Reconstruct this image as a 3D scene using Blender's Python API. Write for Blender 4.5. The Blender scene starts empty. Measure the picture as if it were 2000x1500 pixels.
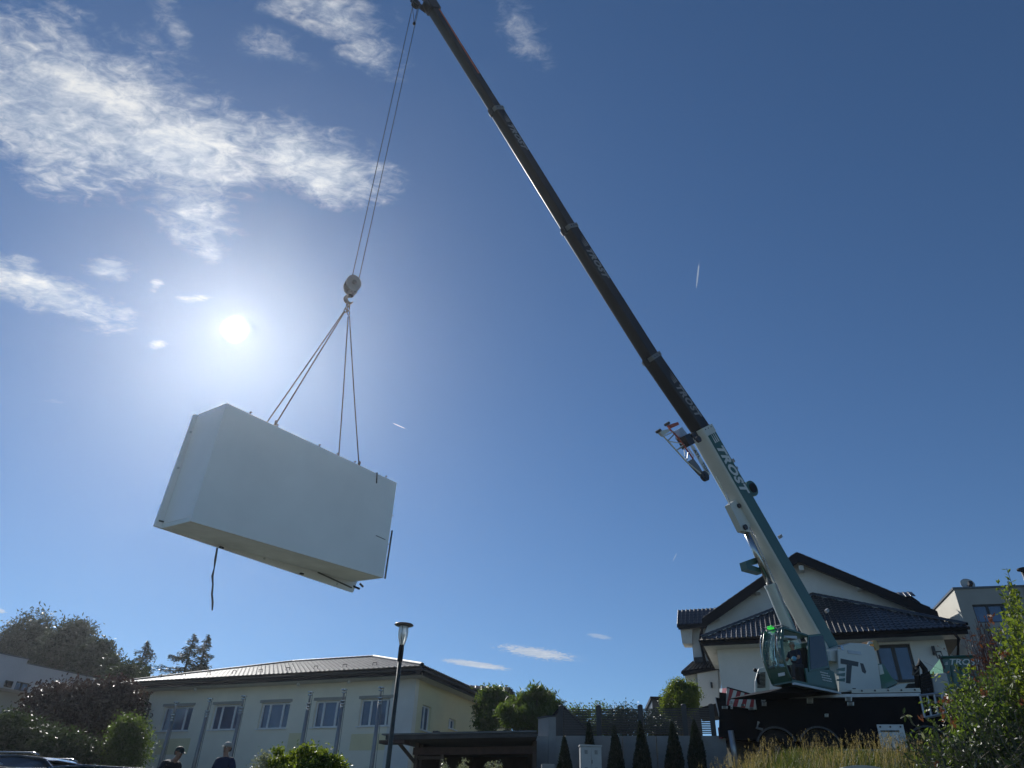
SKY_AIR, SKY_DUST, SKY_OZ, SKY_STR, SUN_E, EXPOSURE = 0.85, 0.0, 3.0, 0.076, 4.8, 0.0
VEIL_HAZE = (.0004, .84)
SKY_TINT = (0.77, 0.99, 1.14)
import bpy, bmesh, math, random
import numpy as np
from mathutils import Vector, Matrix, Euler
random.seed(7); rng = np.random.default_rng(7)
R = math.radians
scene = bpy.context.scene
col = scene.collection

# ------------------------------------------------------------------ camera
F = 1387.0
CAM = np.array([0.0, 0.0, 1.6])
_up = np.array([85, 2114, -1387.0]); _up /= np.linalg.norm(_up)
_f = np.array([0, 0, -1.0]); _y = _f - _up * _f.dot(_up); _y /= np.linalg.norm(_y)
_x = np.cross(_y, _up)
MC = np.array([_x, _y, _up])
def ray(px, py): return MC @ np.array([px - 1000, 750 - py, -F])
def at(px, py, Y):
    r = ray(px, py); return CAM + r * (Y / r[1])
def atz(px, py, z):
    r = ray(px, py); return CAM + r * ((z - 1.6) / r[2])
def depth(p): return -(MC.T @ (np.array(p) - CAM))[2]
cd = bpy.data.cameras.new('camera'); co = bpy.data.objects.new('camera', cd); col.objects.link(co)
m4 = Matrix([list(MC[0]) + [0], list(MC[1]) + [0], list(MC[2]) + [1.6], [0, 0, 0, 1]])
co.matrix_world = m4
cd.sensor_fit = 'HORIZONTAL'; cd.sensor_width = 36; cd.lens = F / 2000 * 36
cd.clip_start = 0.1; cd.clip_end = 5000
scene.camera = co

# ------------------------------------------------------------------ light
sd = ray(459, 643); sd /= np.linalg.norm(sd)
SUN_EL = math.asin(sd[2]); SUN_AZ = math.atan2(sd[0], sd[1])
w = bpy.data.worlds.new('World'); scene.world = w; w.use_nodes = True
nt = w.node_tree; nt.nodes.clear()
N = nt.nodes.new; LK = nt.links.new
def math_n(op, a, b=None, c=None, clamp=False):
    n = N('ShaderNodeMath'); n.operation = op; n.use_clamp = clamp
    for i, v in enumerate((a, b, c)):
        if v is None: continue
        if isinstance(v, (int, float)): n.inputs[i].default_value = v
        else: LK(v, n.inputs[i])
    return n.outputs[0]
def vmath(op, a, b=None):
    n = N('ShaderNodeVectorMath'); n.operation = op
    for i, v in enumerate((a, b)):
        if v is None: continue
        if isinstance(v, (tuple, list)): n.inputs[i].default_value = v
        else: LK(v, n.inputs[i])
    return n.outputs['Value'] if op in ('DOT_PRODUCT', 'LENGTH') else n.outputs[0]
def smooth(v, lo, hi):
    n = N('ShaderNodeMapRange'); n.interpolation_type = 'SMOOTHSTEP'; LK(v, n.inputs[0])
    n.inputs[1].default_value = lo; n.inputs[2].default_value = hi
    return n.outputs[0]
def noise_w(vec, scale, detail, rough=0.55, dist=0.0):
    n = N('ShaderNodeTexNoise'); n.inputs['Scale'].default_value = scale; n.inputs['Detail'].default_value = detail
    n.inputs['Roughness'].default_value = rough; n.inputs['Distortion'].default_value = dist
    LK(vec, n.inputs['Vector']); return n
sky = N('ShaderNodeTexSky'); sky.sky_type = 'NISHITA'; sky.sun_disc = False
sky.sun_elevation = SUN_EL; sky.sun_rotation = SUN_AZ
sky.altitude = 300; sky.air_density = SKY_AIR; sky.dust_density = SKY_DUST; sky.ozone_density = SKY_OZ
geo = N('ShaderNodeTexCoord'); dirv = vmath('NORMALIZE', geo.outputs['Generated'])
sep = N('ShaderNodeSeparateXYZ'); LK(dirv, sep.inputs[0])
zc = math_n('MAXIMUM', sep.outputs[2], 0.04)
cmb = N('ShaderNodeCombineXYZ')
LK(math_n('DIVIDE', sep.outputs[0], zc), cmb.inputs[0]); LK(math_n('DIVIDE', sep.outputs[1], zc), cmb.inputs[1])
uv = cmb.outputs[0]
def uvp(px, py):
    r = ray(px, py); return np.array([r[0] / r[2], r[1] / r[2]])
def blob(cx, cy, ax, ay, wpx, uvn):
    """soft ellipse on the cloud layer: centre, end of its long axis, half width (photo pixels)"""
    c = uvp(cx, cy); a = uvp(ax, ay) - c
    dx, dy = ax - cx, ay - cy; L_ = math.hypot(dx, dy)
    b = uvp(cx - dy / L_ * wpx, cy + dx / L_ * wpx) - c
    m = np.linalg.inv(np.array([[a[0], b[0]], [a[1], b[1]]]))
    s = vmath('SUBTRACT', uvn, (c[0], c[1], 0))
    x = vmath('DOT_PRODUCT', s, (m[0][0], m[0][1], 0)); y = vmath('DOT_PRODUCT', s, (m[1][0], m[1][1], 0))
    return math_n('SQRT', math_n('ADD', math_n('MULTIPLY', x, x), math_n('MULTIPLY', y, y)))
nwarp = noise_w(uv, 3.2, 4, 0.6)
uvw = vmath('ADD', uv, vmath('SCALE', vmath('SUBTRACT', nwarp.outputs['Color'], (.5, .5, .5))))
# the Scale socket of SCALE is the 4th input
for n_ in nt.nodes:
    if n_.bl_idname == 'ShaderNodeVectorMath' and n_.operation == 'SCALE': n_.inputs[3].default_value = 0.16
BL = [  # centre, axis end, half width, strength
    (150, 215, 420, 330, 150, 1.0), (130, 120, 300, 150, 60, .75), (330, 300, 560, 330, 110, 1.1), (620, 325, 790, 385, 68, 1.0), (430, 260, 600, 320, 70, .75),
    (80, 240, 300, 380, 110, 1.0), (30, 200, 60, 300, 90, .9), (380, 430, 480, 480, 62, .8), (420, 480, 470, 500, 34, .8),
    (60, 565, 255, 640, 44, 1.05), (30, 540, 120, 590, 34, .6), (205, 520, 265, 525, 24, .85), (385, 582, 425, 578, 12, .45), (300, 555, 314, 560, 14, .5),
    (650, 30, 770, 70, 55, .8), (715, 95, 765, 145, 60, .62), (540, 110, 640, 160, 45, .26), (560, 5, 640, 20, 35, .6), (1030, 50, 1060, 130, 50, .62), (335, 60, 360, 130, 40, .5),
    (90, 783, 125, 785, 7, .3), (305, 680, 328, 678, 9, .35)]
msk = None
for cx, cy, ax, ay, wp, st in BL:
    d_ = math_n('MULTIPLY', math_n('SUBTRACT', 1.25, blob(cx, cy, ax, ay, wp, uvw), clamp=True), st)
    msk = d_ if msk is None else math_n('MAXIMUM', msk, d_)
mp = N('ShaderNodeMapping'); LK(uv, mp.inputs[0]); mp.inputs['Rotation'].default_value = (0, 0, R(35)); mp.inputs['Scale'].default_value = (1, 1.7, 1)
n1 = noise_w(mp.outputs[0], 7, 10, 0.62, 0.6); n2 = noise_w(mp.outputs[0], 24, 8, 0.62, 0.9); n3 = noise_w(mp.outputs[0], 75, 5, 0.6, 0.6)
tex = math_n('ADD', math_n('ADD', math_n('MULTIPLY', n1.outputs[0], .55), math_n('MULTIPLY', n2.outputs[0], .38)), math_n('MULTIPLY', n3.outputs[0], .09))
dens = math_n('ADD', math_n('MULTIPLY', msk, 0.95), math_n('MULTIPLY', math_n('SUBTRACT', tex, .525), 3.0))
cl = math_n('MULTIPLY', smooth(dens, 0.02, 1.3), smooth(msk, 0.02, .25))
# low flat lenses near the horizon and the vapour trails
for cx, cy, ax, ay, wp, st, hard in [(930, 1298, 998, 1307, 6.5, .8, 0), (1050, 1276, 1122, 1287, 10, .8, 1), (1172, 1243, 1195, 1247, 5, .35, 0),
                               (1363, 535, 1360, 562, 1.6, .5, 0), (780, 832, 796, 839, 1.3, .8, 0), (1318, 1088, 1314, 1096, 1.4, .3, 0), (0, 1193, 12, 1196, 5, .6, 0)]:
    d_ = blob(cx, cy, ax, ay, wp, uv)
    v = smooth(math_n('SUBTRACT', 1.1, math_n('ADD', d_, math_n('MULTIPLY', math_n('SUBTRACT', n2.outputs[0], .5), 3.4 if hard else 1.6)), clamp=True), .0, .55)
    cl = math_n('MAXIMUM', cl, math_n('MULTIPLY', v, st))
# bright air round the sun
ct = vmath('DOT_PRODUCT', dirv, tuple(sd)); ang = math_n('ARCCOSINE', math_n('MINIMUM', ct, 1.0)); deg = math_n('MULTIPLY', ang, 57.2958)
def ex(k, p=1.0):
    e = math_n('DIVIDE', deg, k)
    if p != 1: e = math_n('POWER', e, p)
    return math_n('EXPONENT', math_n('MULTIPLY', e, -1.0))
bright = math_n('ADD', 1.0, math_n('MULTIPLY', ex(14), .35))
ccol = N('ShaderNodeMix'); ccol.data_type = 'RGBA'; LK(smooth(tex, .42, .68), ccol.inputs[0])
ccol.inputs[6].default_value = (.46, .52, .61, 1); ccol.inputs[7].default_value = (.72, .725, .73, 1)
cb = vmath('SCALE', ccol.outputs[2]); nt.nodes[-1].inputs[3].default_value = 1
LK(bright, nt.nodes[-1].inputs[3])
skb = N('ShaderNodeVectorMath'); skb.operation = 'SCALE'; LK(sky.outputs[0], skb.inputs[0]); skb.inputs[3].default_value = SKY_STR
skt = vmath('MULTIPLY', skb.outputs[0], SKY_TINT)
mixc = N('ShaderNodeMix'); mixc.data_type = 'RGBA'; LK(cl, mixc.inputs[0]); LK(skt, mixc.inputs[6]); LK(cb, mixc.inputs[7])
def scaled(colr, fac):
    n = N('ShaderNodeVectorMath'); n.operation = 'SCALE'; n.inputs[0].default_value = colr; LK(fac, n.inputs[3]); return n.outputs[0]
tot = vmath('ADD', mixc.outputs[2], scaled((14, 13.5, 12.6), ex(.60, 3)))
tot = vmath('ADD', tot, scaled((.3, .3, .28), ex(1.6)))
tot = vmath('ADD', tot, scaled((.02, .03, .04), ex(9)))
bg = N('ShaderNodeBackground'); LK(tot, bg.inputs[0]); bg.inputs[1].default_value = 1.0
# keep the physically based sky at strength SKY_STR; clouds and glow are added on the same scale
ow = N('ShaderNodeOutputWorld'); LK(bg.outputs[0], ow.inputs[0])
w.cycles.sampling_method = 'MANUAL'; w.cycles.sample_map_resolution = 1024

sl = bpy.data.lights.new('sun', 'SUN'); sl.energy = SUN_E; sl.angle = R(.6); sl.color = (1, .97, .91)
so = bpy.data.objects.new('sun', sl); col.objects.link(so)
so.rotation_euler = Vector(sd).to_track_quat('Z', 'Y').to_euler(); so.location = (0, 0, 60)
vs = scene.view_settings; scene.display_settings.display_device = 'sRGB'
vs.view_transform = 'Standard'; vs.look = 'None'; vs.gamma = 1; vs.use_curve_mapping = False; vs.exposure = EXPOSURE
scene.cycles.max_bounces = 8; scene.cycles.transparent_max_bounces = 16
scene.cycles.use_denoising = True

# ------------------------------------------------------------------ helpers
def V(*a): return np.array(a, float)
def nrm(v): v = np.array(v, float); return v / np.linalg.norm(v)
MATS = {}
def mat(name, c, rough=.6, metal=0, var=.12, vs_=3.0, bump=0, bs=40, spec=.5, trans=0, coat=0, alpha=1, c2=None, vdet=5, emit=None):
    m = bpy.data.materials.new(name); m.use_nodes = True; t = m.node_tree; b = t.nodes['Principled BSDF']
    tc = t.nodes.new('ShaderNodeTexCoord'); no = t.nodes.new('ShaderNodeTexNoise')
    no.inputs['Scale'].default_value = vs_; no.inputs['Detail'].default_value = vdet; no.inputs['Roughness'].default_value = .6
    t.links.new(tc.outputs['Object'], no.inputs['Vector'])
    mx = t.nodes.new('ShaderNodeMix'); mx.data_type = 'RGBA'
    mr = t.nodes.new('ShaderNodeMapRange'); mr.inputs[1].default_value = .3; mr.inputs[2].default_value = .7
    t.links.new(no.outputs[0], mr.inputs[0]); t.links.new(mr.outputs[0], mx.inputs[0])
    lo = c2 if c2 else tuple(x * (1 - var) for x in c); hi = c if c2 else tuple(min(1, x * (1 + var)) for x in c)
    mx.inputs[6].default_value = (*lo, 1); mx.inputs[7].default_value = (*hi, 1)
    t.links.new(mx.outputs[2], b.inputs['Base Color'])
    b.inputs['Roughness'].default_value = rough; b.inputs['Metallic'].default_value = metal
    b.inputs['Specular IOR Level'].default_value = spec; b.inputs['Transmission Weight'].default_value = trans
    b.inputs['Coat Weight'].default_value = coat; b.inputs['Coat Roughness'].default_value = .08
    if bump:
        n2 = t.nodes.new('ShaderNodeTexNoise'); n2.inputs['Scale'].default_value = bs; n2.inputs['Detail'].default_value = 4
        t.links.new(tc.outputs['Object'], n2.inputs['Vector'])
        bp_ = t.nodes.new('ShaderNodeBump'); bp_.inputs['Strength'].default_value = bump; bp_.inputs['Distance'].default_value = .02
        t.links.new(n2.outputs[0], bp_.inputs['Height']); t.links.new(bp_.outputs[0], b.inputs['Normal'])
    if emit: b.inputs['Emission Color'].default_value = (*emit[0], 1); b.inputs['Emission Strength'].default_value = emit[1]
    MATS[name] = m; return m
def leafmat(name, c, c2, tr=.45, rough=.45, sc=1.2):
    """leaf blades: colour differs leaf to leaf and clump to clump, light passes through"""
    m = bpy.data.materials.new(name); m.use_nodes = True; t = m.node_tree; t.nodes.clear()
    g = t.nodes.new('ShaderNodeNewGeometry'); tc = t.nodes.new('ShaderNodeTexCoord')
    no = t.nodes.new('ShaderNodeTexNoise'); no.inputs['Scale'].default_value = sc; no.inputs['Detail'].default_value = 3
    t.links.new(tc.outputs['Object'], no.inputs['Vector'])
    ad = t.nodes.new('ShaderNodeMath'); ad.operation = 'MULTIPLY_ADD'; ad.inputs[1].default_value = .6; t.links.new(g.outputs['Random Per Island'], ad.inputs[0])
    mr = t.nodes.new('ShaderNodeMapRange'); mr.inputs[1].default_value = .35; mr.inputs[2].default_value = .65; mr.inputs[4].default_value = .5
    t.links.new(no.outputs[0], mr.inputs[0]); t.links.new(mr.outputs[0], ad.inputs[2])
    mx = t.nodes.new('ShaderNodeMix'); mx.data_type = 'RGBA'; t.links.new(ad.outputs[0], mx.inputs[0])
    mx.inputs[6].default_value = (*c, 1); mx.inputs[7].default_value = (*c2, 1)
    d = t.nodes.new('ShaderNodeBsdfPrincipled'); d.inputs['Roughness'].default_value = rough; d.inputs['Specular IOR Level'].default_value = .4
    tr_ = t.nodes.new('ShaderNodeBsdfTranslucent'); ms = t.nodes.new('ShaderNodeMixShader'); ms.inputs[0].default_value = tr
    t.links.new(mx.outputs[2], d.inputs['Base Color'])
    y = t.nodes.new('ShaderNodeMix'); y.data_type = 'RGBA'; y.blend_type = 'MULTIPLY'; y.inputs[0].default_value = 1; y.inputs[7].default_value = (1.9, 1.8, .9, 1)
    t.links.new(mx.outputs[2], y.inputs[6]); t.links.new(y.outputs[2], tr_.inputs[0])
    t.links.new(d.outputs[0], ms.inputs[1]); t.links.new(tr_.outputs[0], ms.inputs[2])
    o = t.nodes.new('ShaderNodeOutputMaterial'); t.links.new(ms.outputs[0], o.inputs[0]); MATS[name] = m; return m

mat('plaster', (.68, .67, .645), .85, var=.07, vs_=.9, bump=.25, bs=60)
mat('cream_plaster', (.82, .77, .65), .85, var=.05, vs_=.8, bump=.2, bs=60)
mat('yellow_plaster', (.74, .66, .42), .85, var=.05, vs_=.8, bump=.2, bs=60)
mat('pale_plaster', (.68, .65, .57), .85, var=.06, vs_=.7, bump=.2, bs=60)
mat('grey_plaster', (.34, .33, .31), .85, var=.06, vs_=.7, bump=.2, bs=60)
mat('lilac_plaster', (.46, .445, .47), .85, var=.07, vs_=.8)
mat('sunlit_green', (.03, .30, .17), .4, var=.1)  # container green made lighter: sun on its end face put into the colour
mat('white_wood', (.6, .59, .55), .6, var=.1, vs_=6)
mat('dark_tile', (.008, .008, .011), .31, var=.3, vs_=5, spec=.9)
mat('brown_tile', (.10, .098, .095), .55, var=.3, vs_=4, spec=.5)
mat('rust_tile', (.085, .055, .05), .5, var=.3, vs_=4)
mat('dark_trim', (.009, .009, .012), .55, var=.2, spec=.15)
mat('gutter', (.045, .045, .05), .35, metal=.6)
mat('white_frame', (.75, .76, .78), .4, var=.03)
mat('dark_frame', (.02, .02, .024), .4, var=.1)
mat('pane', (.06, .10, .18), .03, var=.35, vs_=.7, spec=1.0)
mat('curtain', (.4, .41, .43), .9, var=.2, vs_=8)
mat('concrete', (.26, .26, .26), .85, var=.16, vs_=1.6, bump=.3, bs=30, vdet=8)
mat('coping', (.03, .03, .035), .5)
mat('anthracite', (.03, .032, .038), .5, var=.1)
mat('cabinet_grey', (.42, .43, .43), .6, var=.07)
mat('red_wood', (.045, .022, .018), .7, var=.3, vs_=5)
mat('brown_wood', (.05, .032, .024), .7, var=.3, vs_=5)
mat('roof_felt', (.05, .052, .056), .9, var=.2)
mat('zinc', (.10, .11, .12), .4, metal=.5)
mat('galv', (.26, .27, .28), .5, metal=.5, var=.15)
mat('pole_green', (.018, .028, .024), .4, var=.15)
mat('lamp_glass', (.75, .8, .8), .3, trans=.55, var=.02)
mat('lamp_top', (.12, .10, .09), .35, metal=.4)
mat('crane_white', (.56, .57, .53), .35, var=.05, vs_=1.5, coat=.3)
mat('crane_black', (.006, .007, .011), .38, var=.3, vs_=1.2, coat=.1, spec=.35)
mat('crane_green', (.012, .085, .062), .32, var=.12, vs_=1.2, coat=.4)
mat('chassis', (.004, .005, .008), .6, var=.3, vs_=1.5, spec=.10)
mat('letter_white', (.62, .64, .63), .5, var=.05)
mat('letter_dark', (.012, .018, .022), .4, var=.05)
mat('rubber', (.012, .012, .013), .85, var=.2)
mat('rim', (.02, .02, .022), .5, metal=.3)
mat('steel', (.42, .43, .44), .22, metal=.95, var=.08)
mat('alu', (.42, .43, .45), .4, metal=.6, var=.12)
mat('rust_red', (.35, .06, .035), .5, var=.2)
mat('hazard_red', (.30, .012, .02), .45, var=.1)
mat('orange', (.55, .14, .06), .5, var=.15)
mat('lamp_red', (.35, .01, .02), .2)
mat('beacon', (.10, .8, .10), .3, emit=((.05, 1, .08), .55))
mat('rope', (.022, .022, .024), .7)
mat('webbing', (.12, .12, .12), .8)
mat('hook_grey', (.15, .16, .17), .5, metal=.2)
mat('module', (.92, .92, .90), .35, var=.05, vs_=.5, spec=.5, vdet=10, bump=.05, bs=2, coat=.6)
mat('module_floor', (.80, .86, .88), .7, var=.12, vs_=1.2, vdet=8)
mat('module_dark', (.12, .12, .12), .6)
mat('cab_glass', (.55, .75, .72), .03, trans=.85, var=.05, spec=.6)
mat('dark_glass', (.012, .022, .035), .04, var=.1, spec=.8)
mat('interior', (.012, .012, .014), .8)
mat('skin', (.36, .2, .14), .55, var=.05)
mat('shirt_black', (.012, .013, .017), .8)
mat('shirt_navy', (.014, .022, .055), .8)
mat('trousers', (.03, .033, .045), .85)
mat('cap_dark', (.03, .03, .028), .7)
mat('cap_pale', (.35, .33, .30), .7)
mat('light_blue', (.12, .38, .62), .6)
mat('beard', (.05, .035, .025), .9)
mat('eye_white', (.7, .7, .68), .3); mat('shoe', (.02, .018, .016), .7)
mat('car_dark', (.012, .014, .018), .12, coat=1, var=.05)
mat('car_white', (.65, .65, .63), .2, coat=1, var=.02)
mat('bark', (.07, .055, .042), .9, var=.3, vs_=8)
mat('twig_red', (.12, .05, .035), .8, var=.3, vs_=8)
mat('twig_grey', (.16, .13, .10), .8, var=.3, vs_=8)
mat('asphalt', (.10, .10, .10), .9, var=.15, vs_=2, bump=.3)
mat('brass', (.35, .2, .07), .3, metal=.9)
leafmat('leaf_mid', (.045, .075, .018), (.085, .13, .03))
leafmat('leaf_bright', (.05, .085, .014), (.13, .17, .03), .5)
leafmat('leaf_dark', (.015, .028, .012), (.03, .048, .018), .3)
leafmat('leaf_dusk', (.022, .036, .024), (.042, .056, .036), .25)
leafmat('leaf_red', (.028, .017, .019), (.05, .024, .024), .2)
leafmat('leaf_dead', (.07, .025, .016), (.14, .05, .03), .3)
mat('letter_white_dimmed', (.24, .245, .25), .5, var=.1)  # the white lettering, darkened: dimmer light on the upper boom put into colour
leafmat('leaf_pale', (.16, .18, .12), (.3, .32, .24), .2, .3)
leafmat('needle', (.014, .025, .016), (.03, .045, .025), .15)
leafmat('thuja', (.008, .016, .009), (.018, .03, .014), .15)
leafmat('straw', (.14, .115, .065), (.24, .20, .12), .4, .6, .8)
leafmat('grass_blade', (.022, .042, .010), (.085, .105, .03), .4, .5, .6)

def bare(name, loc=(0, 0, 0), parent=None):
    o = bpy.data.objects.new(name, None); col.objects.link(o); o.empty_display_size = .2
    o.location = Vector(loc)
    return o
def tag(o, label=None, cat=None, group=None, kind=None):
    if label: o['label'] = label
    if cat: o['category'] = cat
    if group: o['group'] = group
    if kind: o['kind'] = kind
    return o
def worldloc(o):
    p = Vector((0, 0, 0))
    while o is not None: p += o.location; o = o.parent
    return np.array(p)
def thing(name, loc, label, cat, group=None): return tag(bare(name, loc), label, cat, group)
class MB:
    def __init__(s): s.v = []; s.f = []
    def add(s, vs, fs):
        n = len(s.v); s.v += [tuple(float(c) for c in p) for p in vs]; s.f += [tuple(n + i for i in f) for f in fs]; return s
    def obox(s, c, ax, ay, az):
        c, ax, ay, az = map(np.array, (c, ax, ay, az))
        vs = [c + i * ax + j * ay + k * az for i in (-1, 1) for j in (-1, 1) for k in (-1, 1)]
        return s.add(vs, [(0, 1, 3, 2), (4, 6, 7, 5), (0, 4, 5, 1), (2, 3, 7, 6), (0, 2, 6, 4), (1, 5, 7, 3)])
    def box(s, x0, x1, y0, y1, z0, z1): return s.obox(((x0 + x1) / 2, (y0 + y1) / 2, (z0 + z1) / 2), ((x1 - x0) / 2, 0, 0), (0, (y1 - y0) / 2, 0), (0, 0, (z1 - z0) / 2))
    def prism(s, poly, d):
        """polygon extruded along vector d"""
        poly = [np.array(p, float) for p in poly]; d = np.array(d, float); n = len(poly)
        return s.add(poly + [p + d for p in poly], [tuple(range(n - 1, -1, -1)), tuple(range(n, 2 * n))] + [(i, (i + 1) % n, n + (i + 1) % n, n + i) for i in range(n)])
    def loft(s, rings, cap=True):
        n = len(rings[0]); vs = [p for r in rings for p in r]; fs = []
        for k in range(len(rings) - 1):
            for i in range(n): fs.append((k * n + i, k * n + (i + 1) % n, (k + 1) * n + (i + 1) % n, (k + 1) * n + i))
        if cap: fs += [tuple(range(n - 1, -1, -1)), tuple(range((len(rings) - 1) * n, len(rings) * n))]
        return s.add(vs, fs)
    def tube(s, pts, r, n=8, cap=True):
        pts = [np.array(p, float) for p in pts]; rs = r if isinstance(r, (list, tuple)) else [r] * len(pts)
        rings = []
        for i, p in enumerate(pts):
            a = pts[min(i + 1, len(pts) - 1)] - pts[max(i - 1, 0)]; a = a / (np.linalg.norm(a) + 1e-9)
            h = V(0, 0, 1) if abs(a[2]) < .9 else V(1, 0, 0)
            u = nrm(np.cross(a, h)); v = np.cross(a, u)
            rings.append([p + rs[i] * (math.cos(t) * u + math.sin(t) * v) for t in (2 * math.pi * k / n for k in range(n))])
        return s.loft(rings, cap)
    def disc(s, c, ax, r, t, n=24, r2=None):
        c = np.array(c, float); ax = nrm(ax); return s.tube([c - ax * t / 2, c + ax * t / 2], [r, r if r2 is None else r2], n)
    def sphere(s, c, rx, ry=None, rz=None, n=12, m=8):
        ry = ry or rx; rz = rz or rx; c = np.array(c, float); rings = []
        for j in range(m + 1):
            ph = math.pi * (j + .02) / (m + .04) - math.pi / 2
            rings.append([c + V(rx * math.cos(ph) * math.cos(t), ry * math.cos(ph) * math.sin(t), rz * math.sin(ph)) for t in (2 * math.pi * k / n for k in range(n))])
        return s.loft(rings)
    def build(s, name, m, parent=None, label=None, smooth=False, bevel=0, kind=None):
        base = worldloc(parent) if parent is not None else np.zeros(3)
        me = bpy.data.meshes.new(name); me.from_pydata([tuple(np.array(p) - base) for p in s.v], [], s.f)
        bm = bmesh.new(); bm.from_mesh(me); bmesh.ops.recalc_face_normals(bm, faces=bm.faces); bm.to_mesh(me); bm.free()
        me.materials.append(MATS[m] if isinstance(m, str) else m)
        if smooth:
            for p in me.polygons: p.use_smooth = len(p.vertices) < 6
        o = bpy.data.objects.new(name, me); col.objects.link(o)
        if parent is not None: o.parent = parent
        if label: o['label'] = label
        if kind: o['kind'] = kind
        if bevel:
            b = o.modifiers.new('bevel', 'BEVEL'); b.width = bevel; b.segments = 2; b.limit_method = 'ANGLE'
        return o
def np_mesh(name, verts, faces, m, parent=None, kind=None):
    """verts (n,3); faces (k,3|4) arrays"""
    base = worldloc(parent) if parent is not None else np.zeros(3)
    me = bpy.data.meshes.new(name); v = (verts - base).astype(np.float32); k = faces.shape[1]
    me.vertices.add(len(v)); me.vertices.foreach_set('co', v.ravel())
    me.loops.add(faces.size); me.loops.foreach_set('vertex_index', faces.astype(np.int32).ravel())
    me.polygons.add(len(faces)); me.polygons.foreach_set('loop_start', np.arange(0, faces.size, k, dtype=np.int32))
    me.polygons.foreach_set('loop_total', np.full(len(faces), k, dtype=np.int32)); me.update(calc_edges=True); me.validate()
    me.materials.append(MATS[m]); o = bpy.data.objects.new(name, me); col.objects.link(o)
    if parent is not None: o.parent = parent
    if kind: o['kind'] = kind
    return o
class Fr:
    """vertical plane: P a point on it, u horizontal unit along it, n horizontal normal towards the viewer"""
    def __init__(s, P, u):
        s.P = V(P[0], P[1], 0); s.u = nrm(V(u[0], u[1], 0)); s.n = V(s.u[1], -s.u[0], 0)
        if s.n.dot(V(s.P[0], s.P[1], 0)) > 0: s.n = -s.n
    def hit(s, px, py, off=0):
        r = ray(px, py); t = (s.P + s.n * off - CAM).dot(s.n) / r.dot(s.n); return CAM + r * t
    def sz(s, px, py, off=0): q = s.hit(px, py, off); return (q - s.P).dot(s.u), q[2]
    def pt(s, a, z, off=0): return s.P + s.u * a + s.n * off + V(0, 0, z)
    def box(s, mb, a0, a1, z0, z1, o0, o1): return mb.obox(s.pt((a0 + a1) / 2, (z0 + z1) / 2, (o0 + o1) / 2), s.u * (a1 - a0) / 2, s.n * (o1 - o0) / 2, V(0, 0, (z1 - z0) / 2))
    def poly(s, mb, pxs, o0, o1):
        """outline seen at o1 as these photo points, extruded back to o0"""
        return mb.prism([s.hit(x, y, o1) for x, y in pxs], s.n * (o0 - o1))
def lettering(name, txt, origin, right, upv, size, m, parent, ext=.006, shear=0, bold=0, sx=1, label=None, spacing=1):
    cu = bpy.data.curves.new(name, 'FONT'); cu.body = txt; cu.size = size; cu.extrude = ext; cu.shear = shear; cu.offset = bold; cu.space_character = spacing
    cu.align_x = 'LEFT'; cu.align_y = 'BOTTOM_BASELINE'; cu.resolution_u = 3
    t = bpy.data.objects.new('tmp', cu); col.objects.link(t)
    dg = bpy.context.evaluated_depsgraph_get(); me = bpy.data.meshes.new_from_object(t.evaluated_get(dg))
    bpy.data.objects.remove(t); bpy.data.curves.remove(cu)
    r = nrm(right); u_ = np.array(upv, float); u_ = nrm(u_ - r * u_.dot(r)); n_ = np.cross(r, u_); base = worldloc(parent)
    co_ = np.array([v.co for v in me.vertices]); w_ = np.array(origin) - base + np.outer(co_[:, 0] * sx, r) + np.outer(co_[:, 1], u_) + np.outer(co_[:, 2], n_)
    for v, c in zip(me.vertices, w_): v.co = c
    me.materials.clear(); me.materials.append(MATS[m]); me.name = name
    o = bpy.data.objects.new(name, me); col.objects.link(o); o.parent = parent
    if label: o['label'] = label
    return o
def dup(o, parent, loc):
    c = o.copy(); col.objects.link(c); c.parent = parent; c.location = loc
    for ch in list(o.children): dup(ch, c, ch.location)
    return c

# ------------------------------------------------------------------ terrain
def sst(a, b, x):
    t = np.clip((x - a) / (b - a), 0, 1); return t * t * (3 - 2 * t)
WALLF = Fr(atz(1087, 1437, 5.3), atz(1390, 1437, 5.3) - atz(1087, 1437, 5.3))   # front of the retaining wall
ZG = 4.2
def ground_z(x, y):
    x = np.asarray(x, float); y = np.asarray(y, float)
    left = .078 * np.clip(y - 1, -30, 45) + .02 * np.clip(y - 46, 0, 60)
    right = 3.9 * sst(5, 24, y) * 1.0 + .3 * sst(23, 26, y) + .1 * sst(30, 60, y)
    k = sst(3.0, 9.5, x)
    z = left * (1 - k) + right * k
    a = (x - WALLF.P[0]) * WALLF.u[0] + (y - WALLF.P[1]) * WALLF.u[1]; b = (x - WALLF.P[0]) * WALLF.n[0] + (y - WALLF.P[1]) * WALLF.n[1]
    terr = np.where(b < -.80, 1.0, 0.0)
    inside = np.where((a > .05) & (a < 7.6), 1.0, 0.0) * terr * np.where(b > -30, 1, 0)
    z = np.where(inside > 0, np.maximum(z, 5.22), z)
    return z
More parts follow.
